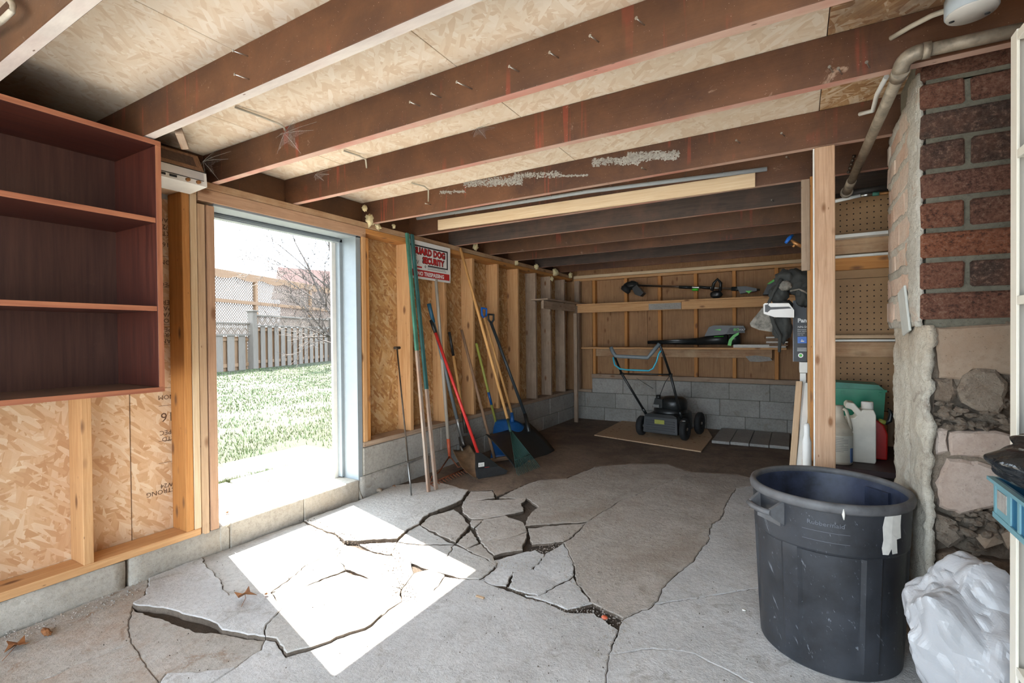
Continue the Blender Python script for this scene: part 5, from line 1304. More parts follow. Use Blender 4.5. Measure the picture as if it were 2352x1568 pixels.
MB().tube([PY(1490, 783, yb-.02), PY(1596, 780, yb-.035)], .004, 6).build('tube_ridge', 'steel_bright', bw)
MB().tube([PY(1640, 773, yb-.055), PY(1662, 772, yb-.065)], .005, 6).build('green_vent', 'green_lime', bw)
q = [PY(1671, 793, yb-.085), PY(1674, 780, yb-.085), PY(1684, 769, yb-.085), PY(1697, 763, yb-.085), PY(1697, 768, yb-.085), PY(1688, 774, yb-.085), PY(1681, 783, yb-.085), PY(1679, 794, yb-.085)]
MB().prism(q, (0, .17, 0)).build('green_ring', 'green_lime', bw)
MB().tube([PY(1676, 778, yb), PY(1700, 776, yb)], [.078, .07], 20).build('rear_intake', 'black_plastic', bw)
hh = MB().prism([PY(1618, 772, yb-.05), PY(1628, 751, yb-.05), PY(1640, 747, yb-.05), PY(1708, 748, yb-.05), PY(1712, 756, yb-.05), PY(1706, 764, yb-.05), PY(1668, 768, yb-.05), PY(1640, 770, yb-.05)], (0, .10, 0)).build('handle_housing', 'black_plastic', bw)
MB().prism([PY(1668, 766, yb-.055), PY(1676, 752, yb-.055), PY(1709, 751, yb-.055), PY(1711, 764, yb-.055)], (0, .02, 0)).build('battery', 'grey_plastic', hh)
text('lettering', '80', 'green_lime', bw, PY(1684, 760, yb-.0565), (1, 0, 0), (0, 0, 1), .05, .0004, 'LEFT', 1.3); text('lettering', 'VOLT', 'ink_white', bw, PY(1697, 759, yb-.0565), (1, 0, 0), (0, 0, 1), .028)
MB().prism([PY(1640, 757, yb-.056), PY(1656, 755, yb-.056), PY(1655, 759, yb-.056)], (0, .004, 0)).build('green_badge', 'green_lime', hh)
# floor boards samples on the lower shelf
for k in range(2):
    for i in range(3):
        x0 = PY(1685+26*i, 795, 6.36).x; o = abox('ceramic_tile', 'paper', None, (x0, x0+.135), (6.32, 6.45), (1.0405+.018*k, 1.0575+.018*k), .001)
        tag(o, ['lower', 'upper'][k]+' layer pale ceramic tile, '+['first', 'second', 'third'][i]+' in line from the leaf blower', 'tile', 'pale tiles stacked beside the leaf blower')
for k in range(7):
    x0 = PY(1760, 795, 6.4).x; o = abox('floor_plank', 'handle_brown' if k % 3 else 'paper', None, (x0+.002*(k % 2), x0+.20+.02*(k % 2)), (6.34, 6.56), (1.041+.018*k, 1.0575+.018*k), .001)
    tag(o, ['bottom', 'second lowest', 'third lowest', 'middle', 'third highest', 'second highest', 'topmost'][k]+' plank offcut in the stack at the lower shelf end', 'offcut', 'plank offcuts stacked at the end of the lower shelf')

# ============================================================ CLUTTER BEHIND THE POST
yq = 3.72
sb = thing('appliance_box', 'tall dark printed appliance carton half hidden by the orange stud', 'box', PY(1840, 830, yq))
bz0, bz1, bx0 = PY(1822, 830, yq).z, PY(1822, 690, yq).z, PY(1822, 760, yq).x
bx1 = .064
MB().box((bx0, yq, bz0), (bx1, yq+.30, bz1)).build('carton', 'box_black', sb)
MB().box((bx0-.002, yq, bz0), (bx0, yq+.30, bz1)).build('carton_side', 'box_side', sb)
def bt(s, px, py, size, mat='ink_white', sx=1.0, bold=0.0): text('lettering', s, mat, sb, PY(px, py, yq-.0006), (1, 0, 0), (0, 0, 1), size, .0002, 'LEFT', sx, bold)
bt('Pan', 1832, 740, .036, bold=.0015); bt('NN-SG6', 1832, 753, .020); bt('Microwave', 1832, 758, .011); bt('Four micro', 1832, 762, .011); bt('Household', 1832, 766, .009); bt('Use only', 1832, 770, .009)
MB().box(PY(1832, 788, yq-.001), PY(1853, 773, yq-.0002)).build('blue_badge', 'blue_bright', sb); bt('inverter', 1833, 777, .010)
MB().box(PY(1839, 785, yq-.0016), PY(1847, 782, yq-.0008)).build('badge_hand', 'ink_white', sb); MB().box(PY(1841, 783, yq-.0016), PY(1843, 779, yq-.0008)).build('badge_hand', 'ink_white', sb)
for py in (799, 802, 805): MB().box(PY(1831, py+1, yq-.001), PY(1853, py, yq-.0003)).build('small_print', 'ink_white', sb)
c = PY(1839, 816, yq-.001); MB().tube([c, c+Vector((0, .0008, 0))], .015, 20).build('round_seal', 'ink_white', sb); MB().tube([c+Vector((0, -.0005, 0)), c+Vector((0, .0004, 0))], .009, 16).build('round_seal_green', 'green_lime', sb)
tb = thing('small_table', 'small white legged stand carrying the dark appliance carton', 'stand', (.1, 3.85, 0))
abox('stand_top', 'paint_white', tb, (PY(1836, 850, yq).x, .40), (yq-.03, yq+.32), (PY(1840, 856, yq-.03).z, bz0-.002))
abox('leg', 'paint_white', tb, (.025, .06), (yq-.01, yq+.03), (.0, PY(1840, 857, yq-.03).z)); abox('leg', 'paint_white', tb, (.36, .395), (yq-.01, yq+.03), (.0, PY(1840, 857, yq-.03).z)); abox('leg', 'paint_white', tb, (.36, .395), (yq+.27, yq+.31), (.0, PY(1840, 857, yq-.03).z))
for (a, b, m, lab) in [((1836, 876), (1822, 1060), 'pine_pale', 'narrow brown board leaning behind the orange stud'), ((1856, 880), (1838, 1062), 'paint_white', 'narrow white board leaning beside the orange stud')]:
    t = thing('leaning_board', lab, 'board', (0, 3.5, 0), 'narrow boards leaning by the orange stud'); p1 = PY(*a, yq-.06); p0 = PY(*b, 3.42); dd = (p0-p1); p0 = p1+dd*(p1.z/(p1.z-p0.z)) 
    pbox('board', m, t, p0, p1, (1, -.2, 0), .036, .016)
jk = thing('hanging_jacket', 'dark grey jacket slung over the carton with a strap hanging down', 'jacket', PY(1820, 700, 3.66))
for (px, py, rx, rz, s) in [(1830,648,.085,.085,1),(1808,640,.07,.055,2),(1846,672,.05,.09,3),(1790,676,.055,.075,4),(1800,712,.055,.07,5),(1797,748,.055,.10,6),(1846,668,.05,.07,8)]:
    blob(PY(px, py, 3.67), (rx, .07, rz), s, 4, .22, 1.8).build('jacket_fold', 'coat', jk)
MB().tube([PY(1795, 640, 3.60), PY(1776, 672, 3.59), PY(1764, 700, 3.59), PY(1778, 745, 3.6), PY(1792, 770, 3.6), PY(1790, 808, 3.62)], [.012, .01, .011, .012, .012, .009], 8).build('strap', 'coat', jk)
blob(PY(1803, 656, 3.60), (.038, .02, .032), 11, 3, .4, 3).build('lining', 'coat_grey', jk)
MB().tube([PY(1815, 668, 3.6), PY(1835, 664, 3.59), PY(1860, 675, 3.60)], .006, 6).build('piping', 'coat_grey', jk)
cp = thing('patterned_cap', 'grey patterned cloth bag poking out below the white foam piece', 'cloth bag', PY(1755, 745, 3.75))
MB().prism([PY(1752, 705, 3.75), PY(1722, 742, 3.75), PY(1725, 750, 3.75), PY(1745, 758, 3.75), PY(1785, 764, 3.75), PY(1778, 725, 3.75)], (0, .06, 0)).build('cloth', 'coat_grey', cp)
fo = thing('foam_packing', 'white moulded foam packing piece above the patterned cloth', 'packing foam', PY(1790, 725, 3.6))
q = [PY(1753, 699, 3.58), PY(1757, 696, 3.58), PY(1812, 696, 3.58), PY(1824, 712, 3.58), PY(1824, 729, 3.58), PY(1778, 728, 3.58), PY(1754, 720, 3.58)]
MB().prism(q, (0, .09, 0)).build('foam_body', 'styrofoam', fo)
MB().prism([PY(1757, 700, 3.578), PY(1763, 699, 3.578), PY(1770, 705, 3.578), PY(1812, 704, 3.578), PY(1818, 708, 3.578), PY(1770, 711, 3.578), PY(1763, 717, 3.578), PY(1757, 716, 3.578)], (0, .004, 0)).build('groove', 'grey_plastic', fo)

# ============================================================ JUGS ON THE BENCH
def jug_body(mb, w, d, h, T, top=.75, r=.3):
    vs = []; n = 24; prof = [(0, .94), (.02, 1), (top*.55, 1), (top, .98), (top+.10, .80), (top+.16, .52), (top+.17, .35)]
    for z, s in prof:
        for k in range(n):
            a = 2*math.pi*k/n; c, s_ = math.cos(a), math.sin(a); e = 4
            rr_ = (abs(c)**e+abs(s_)**e)**(-1/e)
            vs.append((w/2*c*rr_*s, d/2*s_*rr_*s, z*h))
    fs = [(i*n+k, i*n+(k+1) % n, (i+1)*n+(k+1) % n, (i+1)*n+k) for i in range(len(prof)-1) for k in range(n)]+[tuple(range(n-1, -1, -1)), tuple(range(len(vs)-n, len(vs)))]
    mb.add(vs, fs, 0, True, T); return mb
yb = 3.07; BZ = .531
c = PY(1977, 1000, yb); wj = (PY(2016, 1000, yb)-PY(1945, 1000, yb)).x; hj = PY(1977, 925, yb).z-BZ
j1 = thing('white_jug', 'tall dusty white plastic jug with a screw cap behind the can', 'jug', (c.x, yb+.06, BZ))
Tj = Matrix.Translation((c.x, yb+.06, BZ))
body = MB(); prof = [(-wj/2+.004, 0), (wj/2-.004, 0), (wj/2, hj*.04), (wj/2, hj*.80), (wj/2-.006, hj*.86), (wj*.42, hj*.89), (wj*.06, hj*.89), (wj*.02, hj*.86), (-wj*.2, hj*.985), (-wj/2+.01, hj*1.0), (-wj/2, hj*.96), (-wj/2+.0, hj*.9), (-wj*.30, hj*.88), (-wj*.13, hj*.78), (-wj*.2, hj*.74), (-wj/2, hj*.72), (-wj/2, hj*.04)]
body.prism([(x, -.055, z) for x, z in prof], (0, .11, 0), 0, Tj); b = body.build('body', 'jug_white', j1)
bv = b.modifiers.new('b', 'BEVEL'); bv.width = .010; bv.segments = 3; bv.limit_method = 'ANGLE'; bv.angle_limit = .6
MB().lathe([(.026, 0), (.027, .004), (.027, .036), (.024, .040), (0, .040)], 24, 0, Tj @ Matrix.Translation((wj*.26, 0, hj*.875))).build('cap', 'paper', j1)
MB().tube([Tj @ Vector((-wj*.45, 0, hj*.91)), Tj @ Vector((-wj*.05, 0, hj*.83)), Tj @ Vector((wj*.02, 0, hj*.80))], .006, 8).build('red_strip', 'red_plastic', j1)
yb2 = 2.98
wj = .125; x2 = PY(1918, 1000, yb2).x+.02; h2 = PY(1935, 997, yb2).z-BZ
j2 = thing('labelled_jug', 'grey dusty round jug with a printed label beside the pine post', 'jug', (x2, yb2+.05, BZ)); Tj = Matrix.Translation((x2, yb2+.05, BZ))
MB().lathe([(0, 0), (.056, 0), (.060, .006), (.060, h2), (.056, h2+.006), (.060, h2+.018), (.052, h2+.035), (.035, h2+.055), (.022, h2+.09), (.020, h2+.115), (.020, h2+.14), (0, h2+.14)], 32, 0, Tj).build('body', 'jug_dusty', j2)
MB().tube([Tj @ Vector((.018, -.01, h2+.125)), Tj @ Vector((.030, -.015, h2+.118)), Tj @ Vector((.040, -.018, h2+.08)), Tj @ Vector((.050, -.02, h2+.025))], .008, 10).build('handle', 'jug_dusty', j2)
lbm = MB(); vs = []
for k in range(13):
    a = -2.2+.155*k
    for z in (.012, h2-.008): vs.append((.0606*math.cos(a), .0606*math.sin(a), z))
lbm.add(vs, [(2*k, 2*k+2, 2*k+3, 2*k+1) for k in range(12)], 0, True, Tj).build('label', 'jug_label', j2, recalc=False)
for k in range(9):
    z = h2-.02-.0085*k; a0 = -1.9; vs = [(.0611*math.cos(a0+.12*i), .0611*math.sin(a0+.12*i), z+dz) for i in range(9 if k % 4 else 6) for dz in (0, .002)]
    MB().add(vs, [(2*i, 2*i+2, 2*i+3, 2*i+1) for i in range(len(vs)//2-1)], 0, False, Tj).build('label_text', 'ink_grey', j2, recalc=False)
MB().box((.0585, -.022, .014), (.0622, -.0, .085), 0, Tj @ Matrix.Rotation(-.42, 4, 'Z')).build('blue_stripe', 'blue_plastic', j2)
gt = thing('green_tub', 'green plastic tub with a dark lid behind the jugs', 'tub', (.33, 3.4, BZ))
g0 = PY(1922, 905, 3.34); g1 = PY(2034, 905, 3.34); zt = PY(1980, 896, 3.34).z
tbd = MB().prism([(g0.x-.05, 3.34, zt), (g1.x, 3.34, zt), (g1.x-.02, 3.34, BZ), (g0.x-.03, 3.34, BZ)], (0, .2, 0)).build('tub_body', 'green_plastic', gt)
MB().box((g0.x-.055, 3.335, zt-.006), (g1.x+.006, 3.545, zt+.006)).build('tub_rim', 'green_plastic', gt)
MB().prism([(g0.x-.04, 3.345, zt+.006), (g1.x-.005, 3.345, zt+.006), (g1.x-.03, 3.345, zt+.032), (g0.x+.0, 3.345, zt+.04)], (0, .18, 0)).build('lid', 'green_paint', gt)
for x in (g0.x+.02, g1.x-.03): MB().box((x, 3.328, zt-.026), (x+.012, 3.335, zt-.008)).build('clip', 'green_plastic', tbd)
rj = thing('fuel_can', 'red plastic fuel can with a black and yellow spout behind the jug', 'fuel can', (.40, 3.2, BZ))
r0 = PY(2010, 960, 3.22); r1 = PY(2036, 990, 3.22); zr = PY(2020, 963, 3.22).z
q = [(r0.x-.10, 3.18, BZ+.002), (r1.x, 3.18, BZ+.002), (r1.x+.002, 3.18, zr-.07), (r1.x-.014, 3.18, zr-.025), (r1.x-.04, 3.18, zr), (r0.x-.10, 3.18, zr)]
b = MB().prism(q, (0, .13, 0)).build('body', 'red_plastic', rj); bv = b.modifiers.new('b', 'BEVEL'); bv.width = .008; bv.segments = 3; bv.limit_method = 'ANGLE'
MB().tube([PY(2018, 966, 3.2), PY(2034, 970, 3.2)], .012, 10).build('spout_collar', 'yellow_green', rj)
MB().tube([PY(2032, 972, 3.2), PY(2044, 966, 3.2), PY(2047, 952, 3.2), PY(2043, 940, 3.2)], [.011, .011, .010, .006], 10).build('spout', 'black_plastic', rj)
wbt = thing('spray_bottle', 'slim white bottle squeezed between the orange stud and the post', 'bottle', (.09, 2.95, .5))
cb_ = PY(1866, 1000, 2.95); MB().lathe([(0, 0), (.02, 0), (.021, .01), (.021, .14), (.014, .17), (.014, .22), (.009, .235), (0, .236)], 20, 0, Matrix.Translation((.050, 2.95, .50))).build('bottle_body', 'white_plastic', wbt)
abox('bottle_shelf', 'pine', wbt, (.03, .072), (2.92, 3.18), (.47, .498))

# ============================================================ CRATE AND BAGS BY THE WHITE SHELF
cr = thing('teal_crate', 'light teal plastic crate on the white shelf under a black bag', 'crate', (.5, 1.3, .78))
Fc = PY(2283, 1150, 1.50); 
cx0, cx1, cy0, cy1, cz0, cz1 = .397, .66, 1.0, 1.525, .774, .865
n0 = MB().box((cx0, cy0, cz0), (cx0+.004, cy1, cz1)).box((cx0, cy1-.004, cz0), (cx1, cy1, cz1)).box((cx0, cy0, cz0), (cx1, cy0+.004, cz1)).box((cx1-.004, cy0, cz0), (cx1, cy1, cz1)).box((cx0, cy0, cz0), (cx1, cy1, cz0+.004)); n0.build('crate_shell', 'teal_dark', cr)
for z0, z1, e in ((cz1-.008, cz1, .012), (cz0, cz0+.012, .004)):
    MB().box((cx0-e, cy0-e, z0), (cx0-.0005, cy1+e, z1)).box((cx0, cy1+.0005, z0), (cx1, cy1+e, z1)).build('crate_rim', 'teal_crate', cr)
for y in (cy1-.012, cy1-.10, cy1-.15, cy1-.30, cy1-.45): MB().box((cx0-.003, y, cz0+.0125), (cx0+.0, y+.012, cz1-.0085)).build('crate_rib', 'teal_crate', cr)
cpn = MB().box((cx0-.002, cy1-.088, cz0+.012), (cx0, cy1-.012, cz1-.008)).build('crate_panel', 'teal_crate', cr); MB().box((cx0-.0035, cy1-.078, cz0+.028), (cx0-.002, cy1-.024, cz1-.022)).build('crate_window', 'tile_grey', cpn)
def bag(name, mat, center, rad, seed, amp, nplanes, label, cat, squash=None, sub=5):
    """crumpled film: a polyhedron of many random creased facets, slightly warped"""
    bm = bmesh.new(); bmesh.ops.create_icosphere(bm, subdivisions=sub, radius=1.0); rnd = random.Random(seed)
    pl_ = []
    for i in range(nplanes):
        n_ = Vector((rnd.gauss(0, 1), rnd.gauss(0, 1), rnd.gauss(0, 1))).normalized(); pl_.append((n_, rnd.uniform(.82, 1.0)))
    out = []; a = Vector((seed*2.3, seed, -seed))
    for v in bm.verts:
        p = v.co.normalized(); w_ = p+.13*Vector((noise.noise(p*2.3+a), noise.noise(p*2.3-a), noise.noise(p*2.1+a*2))); w_.normalize()
        r = min((d_/max(.05, w_.dot(n_)) for n_, d_ in pl_ if w_.dot(n_) > .05), default=1.2); r = min(r, 1.35)
        r *= 1+amp*noise.noise(p*1.6+a)+amp*.25*abs(noise.noise(p*4.5+a))
        q_ = Vector((p.x*rad[0]*r, p.y*rad[1]*r, p.z*rad[2]*r))
        if squash: q_ = squash(q_)
        out.append(q_+Vector(center))
    fs = [[v.index for v in f.verts] for f in bm.faces]; bm.free()
    mb = MB(); mb.v = out; mb.f = fs; mb.mi = [0]*len(fs); mb.sm = [False]*len(fs)
    return tag(mb.build(name, mat, recalc=False), label, cat)
bag('black_bag', 'bag_black', (.545, 1.31, .925), (.185, .24, .10), 3, .35, 60, 'glossy black rubbish bag stuffed in the teal crate', 'bag', lambda q: Vector((q.x, q.y, max(q.z, -.055))), 6)
def wsq(q):
    q = Vector(q); q.x += q.z*-.35; return Vector((q.x, q.y, max(q.z, -.235)))
bag('white_bag', 'bag_white', (.495, 1.87, .245), (.205, .17, .295), 5, .30, 60, 'crumpled white plastic bag leaning on the chimney base', 'bag', wsq, 6)

# ============================================================ LITTER ON THE FLOOR
def leaf(px, py, s, lab, z=.03, seed=0, mat='leaf'):
    c = PZ(px, py, z); rnd = random.Random(seed); mb = MB(); n = 9; vs = [Vector((0, 0, .012))]
    for k in range(n):
        a = 2*math.pi*k/n; r = s*(1 if k % 2 else .55)*rnd.uniform(.8, 1.2); vs.append(Vector((math.cos(a)*r, math.sin(a)*r*.7, rnd.uniform(0, s*.6))))
    vs = [v+c for v in vs]; mb.add(vs, [(0, k+1, (k+1) % n+1) for k in range(n)])
    t = tag(mb.build('dry_leaf', mat, recalc=False), lab, 'leaf'); sm_ = t.modifiers.new('s', 'SOLIDIFY'); sm_.thickness = .0012
    s_ = MB().tube([c+Vector((0, 0, .012)), c+Vector((s*.9, -s*.5, .02)), c+Vector((s*1.3, -s*1.1, .004))], .0012, 5).build('stem', mat, t)
    return t
leaf(563, 1370, .056, 'big curled brown leaf on the cracked slab at the sunlit edge', .030, 1)
leaf(612, 1366, .015, 'small curled leaf scrap right beside the big brown leaf', .016, 2)
leaf(40, 1486, .055, 'torn brown leaf lying near the floor edge under the sill', .002, 3)
leaf(905, 1117, .018, 'orange dry leaf against the blocks by the iron rod', .03, 4)
leaf(523, 1178, .022, 'red-brown leaf on the door sill beside the jamb', .148, 5)
leaf(618, 1103, .025, 'brown leaf lying on the outdoor paver in sunlight', .13, 6)
leaf(1230, 1045, .03, 'brown leaf lying among the green rake tines', .004, 8)
leaf(1215, 1060, .022, 'small brown leaf under the green rake tips', .004, 9)
cone = blob(PZ(106, 1450, .012), (.035, .013, .011), 4, 3, .5, 5); tag(cone.build('pine_cone', 'leaf'), 'small dark pine cone on the brown floor below the wall', 'pine cone')
tag(abox('wood_chip', 'pine_pale', None, (PZ(1103, 1373).x-.022, PZ(1103, 1373).x+.022), (PZ(1103, 1373).y-.006, PZ(1103, 1373).y+.006), (.002, .008), .001), 'small pale wood chip alone on the grey concrete slab', 'wood chip')
tag(MB().lathe([(0, 0), (.008, 0), (.008, .003), (0, .004)], 14, 0, Matrix.Translation(PZ(1709, 1401, .001))).build('white_button', 'paper'), 'tiny white disc on the floor by the black can', 'disc')
tag(blob(PZ(1389, 1418, .0), (.016, .012, .009), 6, 2, .3).build('pebble', 'orange_paint'), 'small orange stone chip in the hole of the cracked slabs', 'pebble')
tag(blob(PZ(870, 1125, .02), (.03, .02, .014), 7, 3, .3).build('rubble_lump', 'stone'), 'grey rubble lump on the floor at the foot of the block wall', 'rubble')

# ============================================================ OUTSIDE
gr = struct('ground', (-8, 5, 0))
def gh(x, y):
    d = max(0, -x-4.5); return .085+.004*d*1.0+.012*noise.noise(Vector((x*.5, y*.5, 0)))*min(1, d)
mb = MB(); nx, ny = 60, 60; vs = []
for i in range(nx+1):
    for j in range(ny+1):
        x = -3.02-34*(i/nx)**1.6; y = -14+44*j/ny; vs.append((x, y, gh(x, y)-.0))
fs = [(i*(ny+1)+j, i*(ny+1)+j+1, (i+1)*(ny+1)+j+1, (i+1)*(ny+1)+j) for i in range(nx) for j in range(ny)]
mb.add(vs, fs, 0, True).build('lawn', 'lawn', gr, recalc=False)
MB().box((-3.2, -30, -.2), (40, -1.4, -.03)).build('driveway', 'slab', gr)
MB().box((-40, -40, -.3), (60, 60, -.25)).build('soil', 'dirt', gr)
# grass tufts near the door
rg = random.Random(3); mb = MB()
for i in range(42000):
    t = rg.random()**1.7; x = -3.4-13*t; y = 1.0+rg.random()*(3+10*t)
    if -4.45 < x and 1.3 < y < 3.3 and not (abs(x+3.75) < .06 and rg.random() < .75): continue
    if noise.noise(Vector((x*1.1, y*1.1, 4))) < -.2 and rg.random() < .75: continue
    z = gh(x, y)-.005; h = rg.uniform(.02, .055); a = rg.random()*6.28; dx, dy = math.cos(a), math.sin(a); w_ = .004+.002*t*6; ln = rg.uniform(.01, .035)
    n_ = len(mb.v); mb.v += [Vector((x-dy*w_, y+dx*w_, z)), Vector((x+dy*w_, y-dx*w_, z)), Vector((x+dx*ln, y+dy*ln, z+h))]; mb.f.append([n_, n_+1, n_+2]); mb.mi.append(0); mb.sm.append(False)
for i in range(1100):
    x = -3.745+rg.gauss(0, .022); y = rg.uniform(1.3, 2.5) if rg.random() < .7 else 2.1+rg.gauss(0, .05); z = .08; a = rg.random()*6.28; dx, dy = math.cos(a), math.sin(a); w_ = .003; ln = rg.uniform(.02, .06); h = rg.uniform(.05, .085)
    n_ = len(mb.v); mb.v += [Vector((x-dy*w_, y+dx*w_, z)), Vector((x+dy*w_, y-dx*w_, z)), Vector((x+dx*ln, y+dy*ln, z+h))]; mb.f.append([n_, n_+1, n_+2]); mb.mi.append(0); mb.sm.append(False)
o = mb.build('grass_blades', 'grass', gr, recalc=False); o['kind'] = 'stuff'
# patio slabs outside the door
for i, (y0, y1, x0, x1) in enumerate([(1.35, 2.085, -3.70, -3.265), (2.12, 3.05, -3.72, -3.265), (1.30, 2.33, -4.36, -3.775), (2.39, 3.22, -4.30, -3.80)]):
    o = abox('patio_slab', 'slab_sun', None, (x0, x1), (y0, y1), (.06, .128 if i < 2 else .118), .008)
    tag(o, ['pale patio slab outside the sill by the pine jamb', 'pale patio slab outside the sill by the grey jamb', 'outer pale patio slab touching the lawn on the near side', 'outer pale patio slab touching the lawn past the grassy joint'][i], 'patio slab', 'patio slabs outside the doorway')
# fence: runs through these ground points
fa, fb_ = Vector((-15.5, 7.4, 0)), Vector((-19.0, 16.2, 0))
def fpt(px, z=None, py=850):
    d = RT*((px-1176)/FPX)+FW-UP*((py-784)/FPX); d2 = Vector((d.x, d.y)); C0 = Vector((0, 0))
    e = (fb_-fa).to_2d(); den = d2.x*e.y-d2.y*e.x; a2 = fa.to_2d(); t = (a2.x*e.y-a2.y*e.x)/den
    return Vector((d2.x*t, d2.y*t, 0)), t
fe = thing('board_fence', 'weathered board on board fence with a lattice top across the lawn', 'fence', fpt(575)[0])
fdir = (fb_-fa).normalized(); fn_ = Vector((fdir.y, -fdir.x, 0))
if fn_.x < 0: fn_ = -fn_
def zpx(p, py):   # height of a point above the ground position p seen at image row py (approx.)
    dep = (p-Vector((0, 0, 0))).dot(Vector((FW.x, FW.y, 0))); return CH-(py-770)/FPX*dep
posts = [575, 757]
def fbox(name, mat, s0, s1, z0, z1, off, th, base=None, par=None):
    c = fa+fdir*((s0+s1)/2)+fn_*off
    me = boxmesh(abs(s1-s0), th, z1-z0, [mat], .004); o = bpy.data.objects.new(name, me); COL.objects.link(o)
    o.rotation_euler = Matrix((fdir, fn_.cross(Vector((0,0,1)))*0+Vector((-fdir.y, fdir.x, 0)), Vector((0, 0, 1)))).transposed().to_euler()
    return put(o, par or fe, Vector((c.x, c.y, (z0+z1)/2)))
S0 = (fpt(575)[0]-fa).dot(fdir); S1 = (fpt(757)[0]-fa).dot(fdir)
zt = zpx(fpt(575)[0], 716); zm = zpx(fpt(640)[0], 742); zg = .10
for s in (S0, S1, S0-2.4*(S1-S0)/5):
    pass
fbox('post', 'fence_grey', S0-.11, S0+.11, zg, zt+.12, .10, .22); fbox('post_cap', 'fence_grey', S0-.16, S0+.16, zt+.12, zt+.17, .10, .32)
fbox('post', 'fence_grey', S1-.11, S1+.11, zg, zt+.05, .10, .22); fbox('post_cap', 'fence_grey', S1-.15, S1+.15, zt+.05, zt+.10, .10, .30)
def lat_clip(k, h, z0, z1, smin, smax, sg, w_):
    """a 45 degree slat clipped to its frame, as four (s, z) corners"""
    a, b = (k, k+h) if sg == 1 else (k+h, k)
    t0, t1 = sorted(((smin-a)/(b-a), (smax-w_-a)/(b-a))); t0, t1 = max(0, t0), min(1, t1)
    if t1-t0 < .03: return None
    q = [(a+(b-a)*t, z0+(z1-z0)*t) for t in (t0, t1)]
    return [(q[0][0], q[0][1]), (q[0][0]+w_, q[0][1]), (q[1][0]+w_, q[1][1]), (q[1][0], q[1][1])]
def bay(s0, s1, zt, zm, zg, n):
    fbox('rail', 'fence_grey', s0, s1, zt-.03, zt+.03, .05, .10); fbox('rail', 'fence_grey', s0, s1, zm-.03, zm+.03, .05, .10)
    fbox('rail', 'fence_tan', s0, s1, zm-.20, zm-.12, .0, .06); fbox('rail', 'fence_tan', s0, s1, zg+.20, zg+.32, .0, .06)
    w_ = (s1-s0)/n
    for k in range(n):
        fbox('board', 'fence_grey', s0+k*w_, s0+k*w_+w_*.62, zg, zm-.03, .05, .025)
        fbox('board', 'fence_tan', s0+(k+.34)*w_, min(s1, s0+(k+1.24)*w_), zg, zm-.05, -.018, .022)
    # lattice: individual slats joined, too fine to pick apart
    mb = MB(); H_ = zm+.03; H2 = zt-.03; h_ = H2-H_; st_p = .085
    k = s0-h_
    while k < s1:
        for sg_ in (1, -1):
            g_ = lat_clip(k, h_, H_, H2, s0, s1, sg_, .035)
            if not g_: continue
            p = [Vector(((fa+fdir*s_).x, (fa+fdir*s_).y, z_))+Vector((fn_.x, fn_.y, 0))*(.055 if sg_ == 1 else .045) for s_, z_ in g_]
            mb.prism(p, fn_*.008)
        k += st_p
    o = mb.build('lattice_slats', 'lattice', fe, recalc=False); o['kind'] = 'stuff'
bay(S0+.11, S1-.11, zt, zm, zg, 13); bay(S0-3.3, S0-.11, zt-.30, zm-.34, zg-.05, 6); bay(S1+.11, S1+3.4, zt-.02, zm-.02, zg+.05, 8)
# tall lattice screen behind
sc = thing('lattice_screen', 'tall brown lattice screen standing behind the board fence', 'screen', (-24, 14, 0))
go = Vector((-23.5, 9.0, 0)); gd = Vector((-4.2, 12.0, 0)).normalized(); gn = Vector((gd.y, -gd.x, 0)); gn = gn if gn.x > 0 else -gn
def gp(px):
    d = RT*((px-1176)/FPX)+FW; t = (go.x*gd.y-go.y*gd.x)/(d.x*gd.y-d.y*gd.x); return (Vector((d.x*t, d.y*t, 0))-go).dot(gd)
def gz(px, py):
    p = go+gd*gp(px); return CH-(py-770)/FPX*p.dot(Vector((FW.x, FW.y, 0)))
def gbox(name, mat, s0, s1, z0, z1, off, th):
    c = go+gd*((s0+s1)/2)+gn*off; me = boxmesh(abs(s1-s0), th, z1-z0, [mat], .006); o = bpy.data.objects.new(name, me); COL.objects.link(o)
    o.rotation_euler = (0, 0, math.atan2(gd.y, gd.x)); return put(o, sc, Vector((c.x, c.y, (z0+z1)/2)))
sL, sM, sR = gp(470), gp(586), gp(790); z1_, z2_, z3_, z4_ = gz(586, 634), gz(586, 690), gz(586, 744), .2
for s in (sL, sM, (sM+sR)/2+.4, sR): gbox('post', 'fence_tan', s-.10, s+.10, .1, z1_+.0, .05, .2)
gbox('rail', 'fence_tan', sL, sR, z1_-.02, z1_+.22, .12, .10); gbox('rail', 'fence_tan', sL, sR, z2_-.09, z2_+.09, .12, .10); gbox('rail', 'paint_white', sL, sR, z3_-.05, z3_+.05, .12, .10)
sc_edge = MB(); nS = 40
for k in range(nS):
    s0_, s1_ = sL+(sR-sL)*k/nS, sL+(sR-sL)*(k+1)/nS; dz = lambda s: .16*abs(math.sin((s-sL)*1.6))
    a, b = go+gd*s0_+gn*.14, go+gd*s1_+gn*.14
    sc_edge.prism([Vector((a.x, a.y, z1_)), Vector((b.x, b.y, z1_)), Vector((b.x, b.y, z1_-.05-dz(s1_))), Vector((a.x, a.y, z1_-.05-dz(s0_)))], gn*.03)
sc_edge.build('scalloped_trim', 'fence_tan', sc)
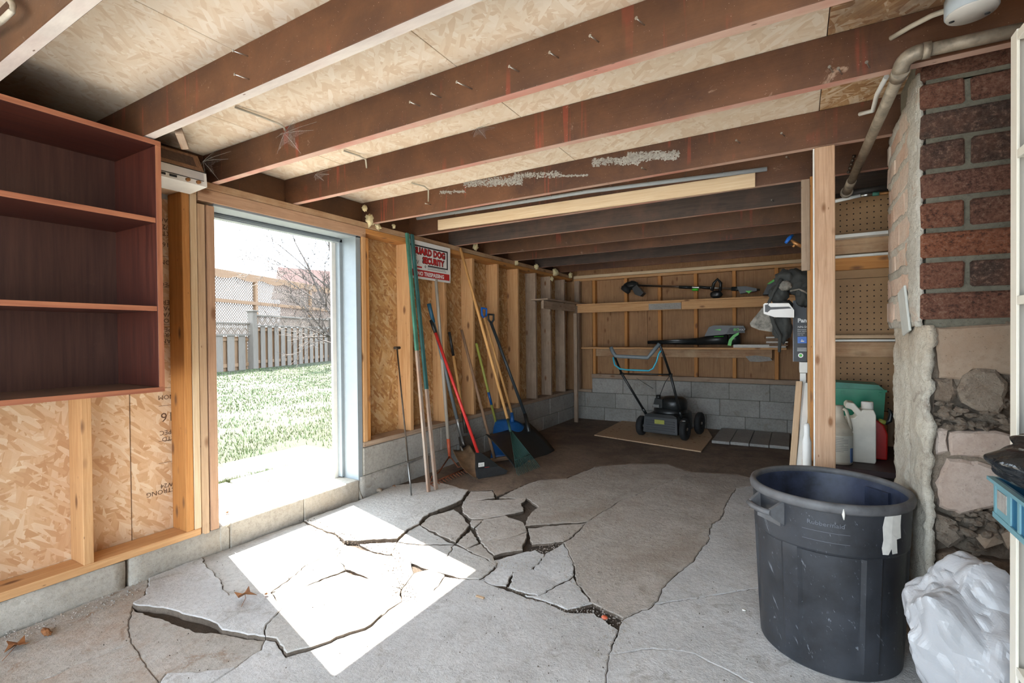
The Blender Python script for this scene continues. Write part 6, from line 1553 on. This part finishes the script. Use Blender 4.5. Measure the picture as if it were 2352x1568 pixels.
for zlo, zhi in ((z2_, z1_), (.4, z2_)):
    mb = MB(); h_ = zhi-zlo; k = sL-h_
    while k < sR:
        for sg_ in (1, -1):
            g_ = lat_clip(k, h_, zlo, zhi, sL, sR, sg_, .075)
            if not g_: continue
            p = [Vector(((go+gd*s_).x, (go+gd*s_).y, z_))+Vector((gn.x, gn.y, 0))*(.01 if sg_ == 1 else -.01) for s_, z_ in g_]
            mb.prism(p, gn*.015)
        k += .17
    o = mb.build('lattice_slats', 'lattice', sc, recalc=False); o['kind'] = 'stuff'
# neighbour's house behind
hs = thing('neighbour_house', 'brown brick house with a pinkish tiled roof beyond the tall screen', 'house', (-34, 24, 0))
h0, h1 = Vector((-34.2, 24.6, 0)), Vector((-27, 46, 0)); hd = (h1-h0).normalized(); hn = Vector((hd.y, -hd.x, 0)); hn = hn if hn.x > 0 else -hn
def hq(s, o, z): p = h0+hd*s+hn*o; return Vector((p.x, p.y, z))
MB().prism([hq(0, 0, 0), hq(26, 0, 0), hq(26, 0, 4.5), hq(0, 0, 4.5)], -hn*3).build('wall', 'house_brick', hs)
MB().prism([hq(-.6, .6, 4.4), hq(-.6, -1.4, 6.9), hq(-.6, -3.4, 4.4)], hd*27.2).build('roof', 'roof_tile', hs)
for s in (4, 10, 16): MB().prism([hq(s, .02, 1.2), hq(s+1.6, .02, 1.2), hq(s+1.6, .02, 2.6), hq(s, .02, 2.6)], hn*.05).build('window', 'teal_dark', hs)
# bare tree in front of the fence
tree = thing('bare_tree', 'leafless multi-stem tree with pale twigs before the board fence', 'tree', (-15.6, 13.2, .1))
rt_ = random.Random(11); base = Vector((-13.7, 12.9, .1)); twigs = MB(); limbs = []
def limb(p, d, L, r, lev):
    pts = [p]; n = 6; q_ = p.copy(); dd = d.copy()
    for i in range(n):
        dd = (dd+Vector((rt_.gauss(0, .10), rt_.gauss(0, .10), rt_.gauss(0.02, .07)))).normalized(); q_ = q_+dd*L/n; pts.append(q_.copy())
    rs = [r*(1-.75*i/n) for i in range(n+1)]
    if lev == 0: MB().tube(pts, rs, 7).build('trunk', 'bark', tree)
    elif lev == 1: MB().tube(pts, rs, 5).build('branch', 'bark', tree)
    else: twigs.tube(pts[::2] if lev > 2 else pts, rs[::2] if lev > 2 else rs, 3, 0, False, None, True)
    if lev < 4:
        k = (0, 6, 5, 3)[lev] if lev else 8
        for i in range(k):
            j = rt_.randint(1 if lev else 2, n); a = rt_.uniform(.4, 1.0)
            nd = (pts[j]-pts[j-1]).normalized(); o_ = nd.orthogonal().normalized(); o_ = Matrix.Rotation(rt_.random()*6.28, 3, nd) @ o_
            nd = (nd*math.cos(a)+o_*math.sin(a)+Vector((0, 0, .1 if lev < 2 else -.02))).normalized()
            limb(pts[j], nd, L*rt_.uniform(.38, .6), max(.009, rs[j]*.6), lev+1)
lean = -RT.copy(); lean.z = 0; lean.normalize()
for (sx_, up__, L_) in ((.62, 1.0, 5.2), (.35, 1.2, 5.4), (.1, 1.3, 5.4), (-.25, 1.3, 5.0), (.95, .62, 3.4)):
    limb(base+Vector((rt_.gauss(0, .1), rt_.gauss(0, .1), 0)), (lean*sx_+Vector((0, 0, up__))).normalized(), L_, .075, 0)
o = twigs.build('twigs', 'bark', tree, recalc=False); o['kind'] = 'stuff'
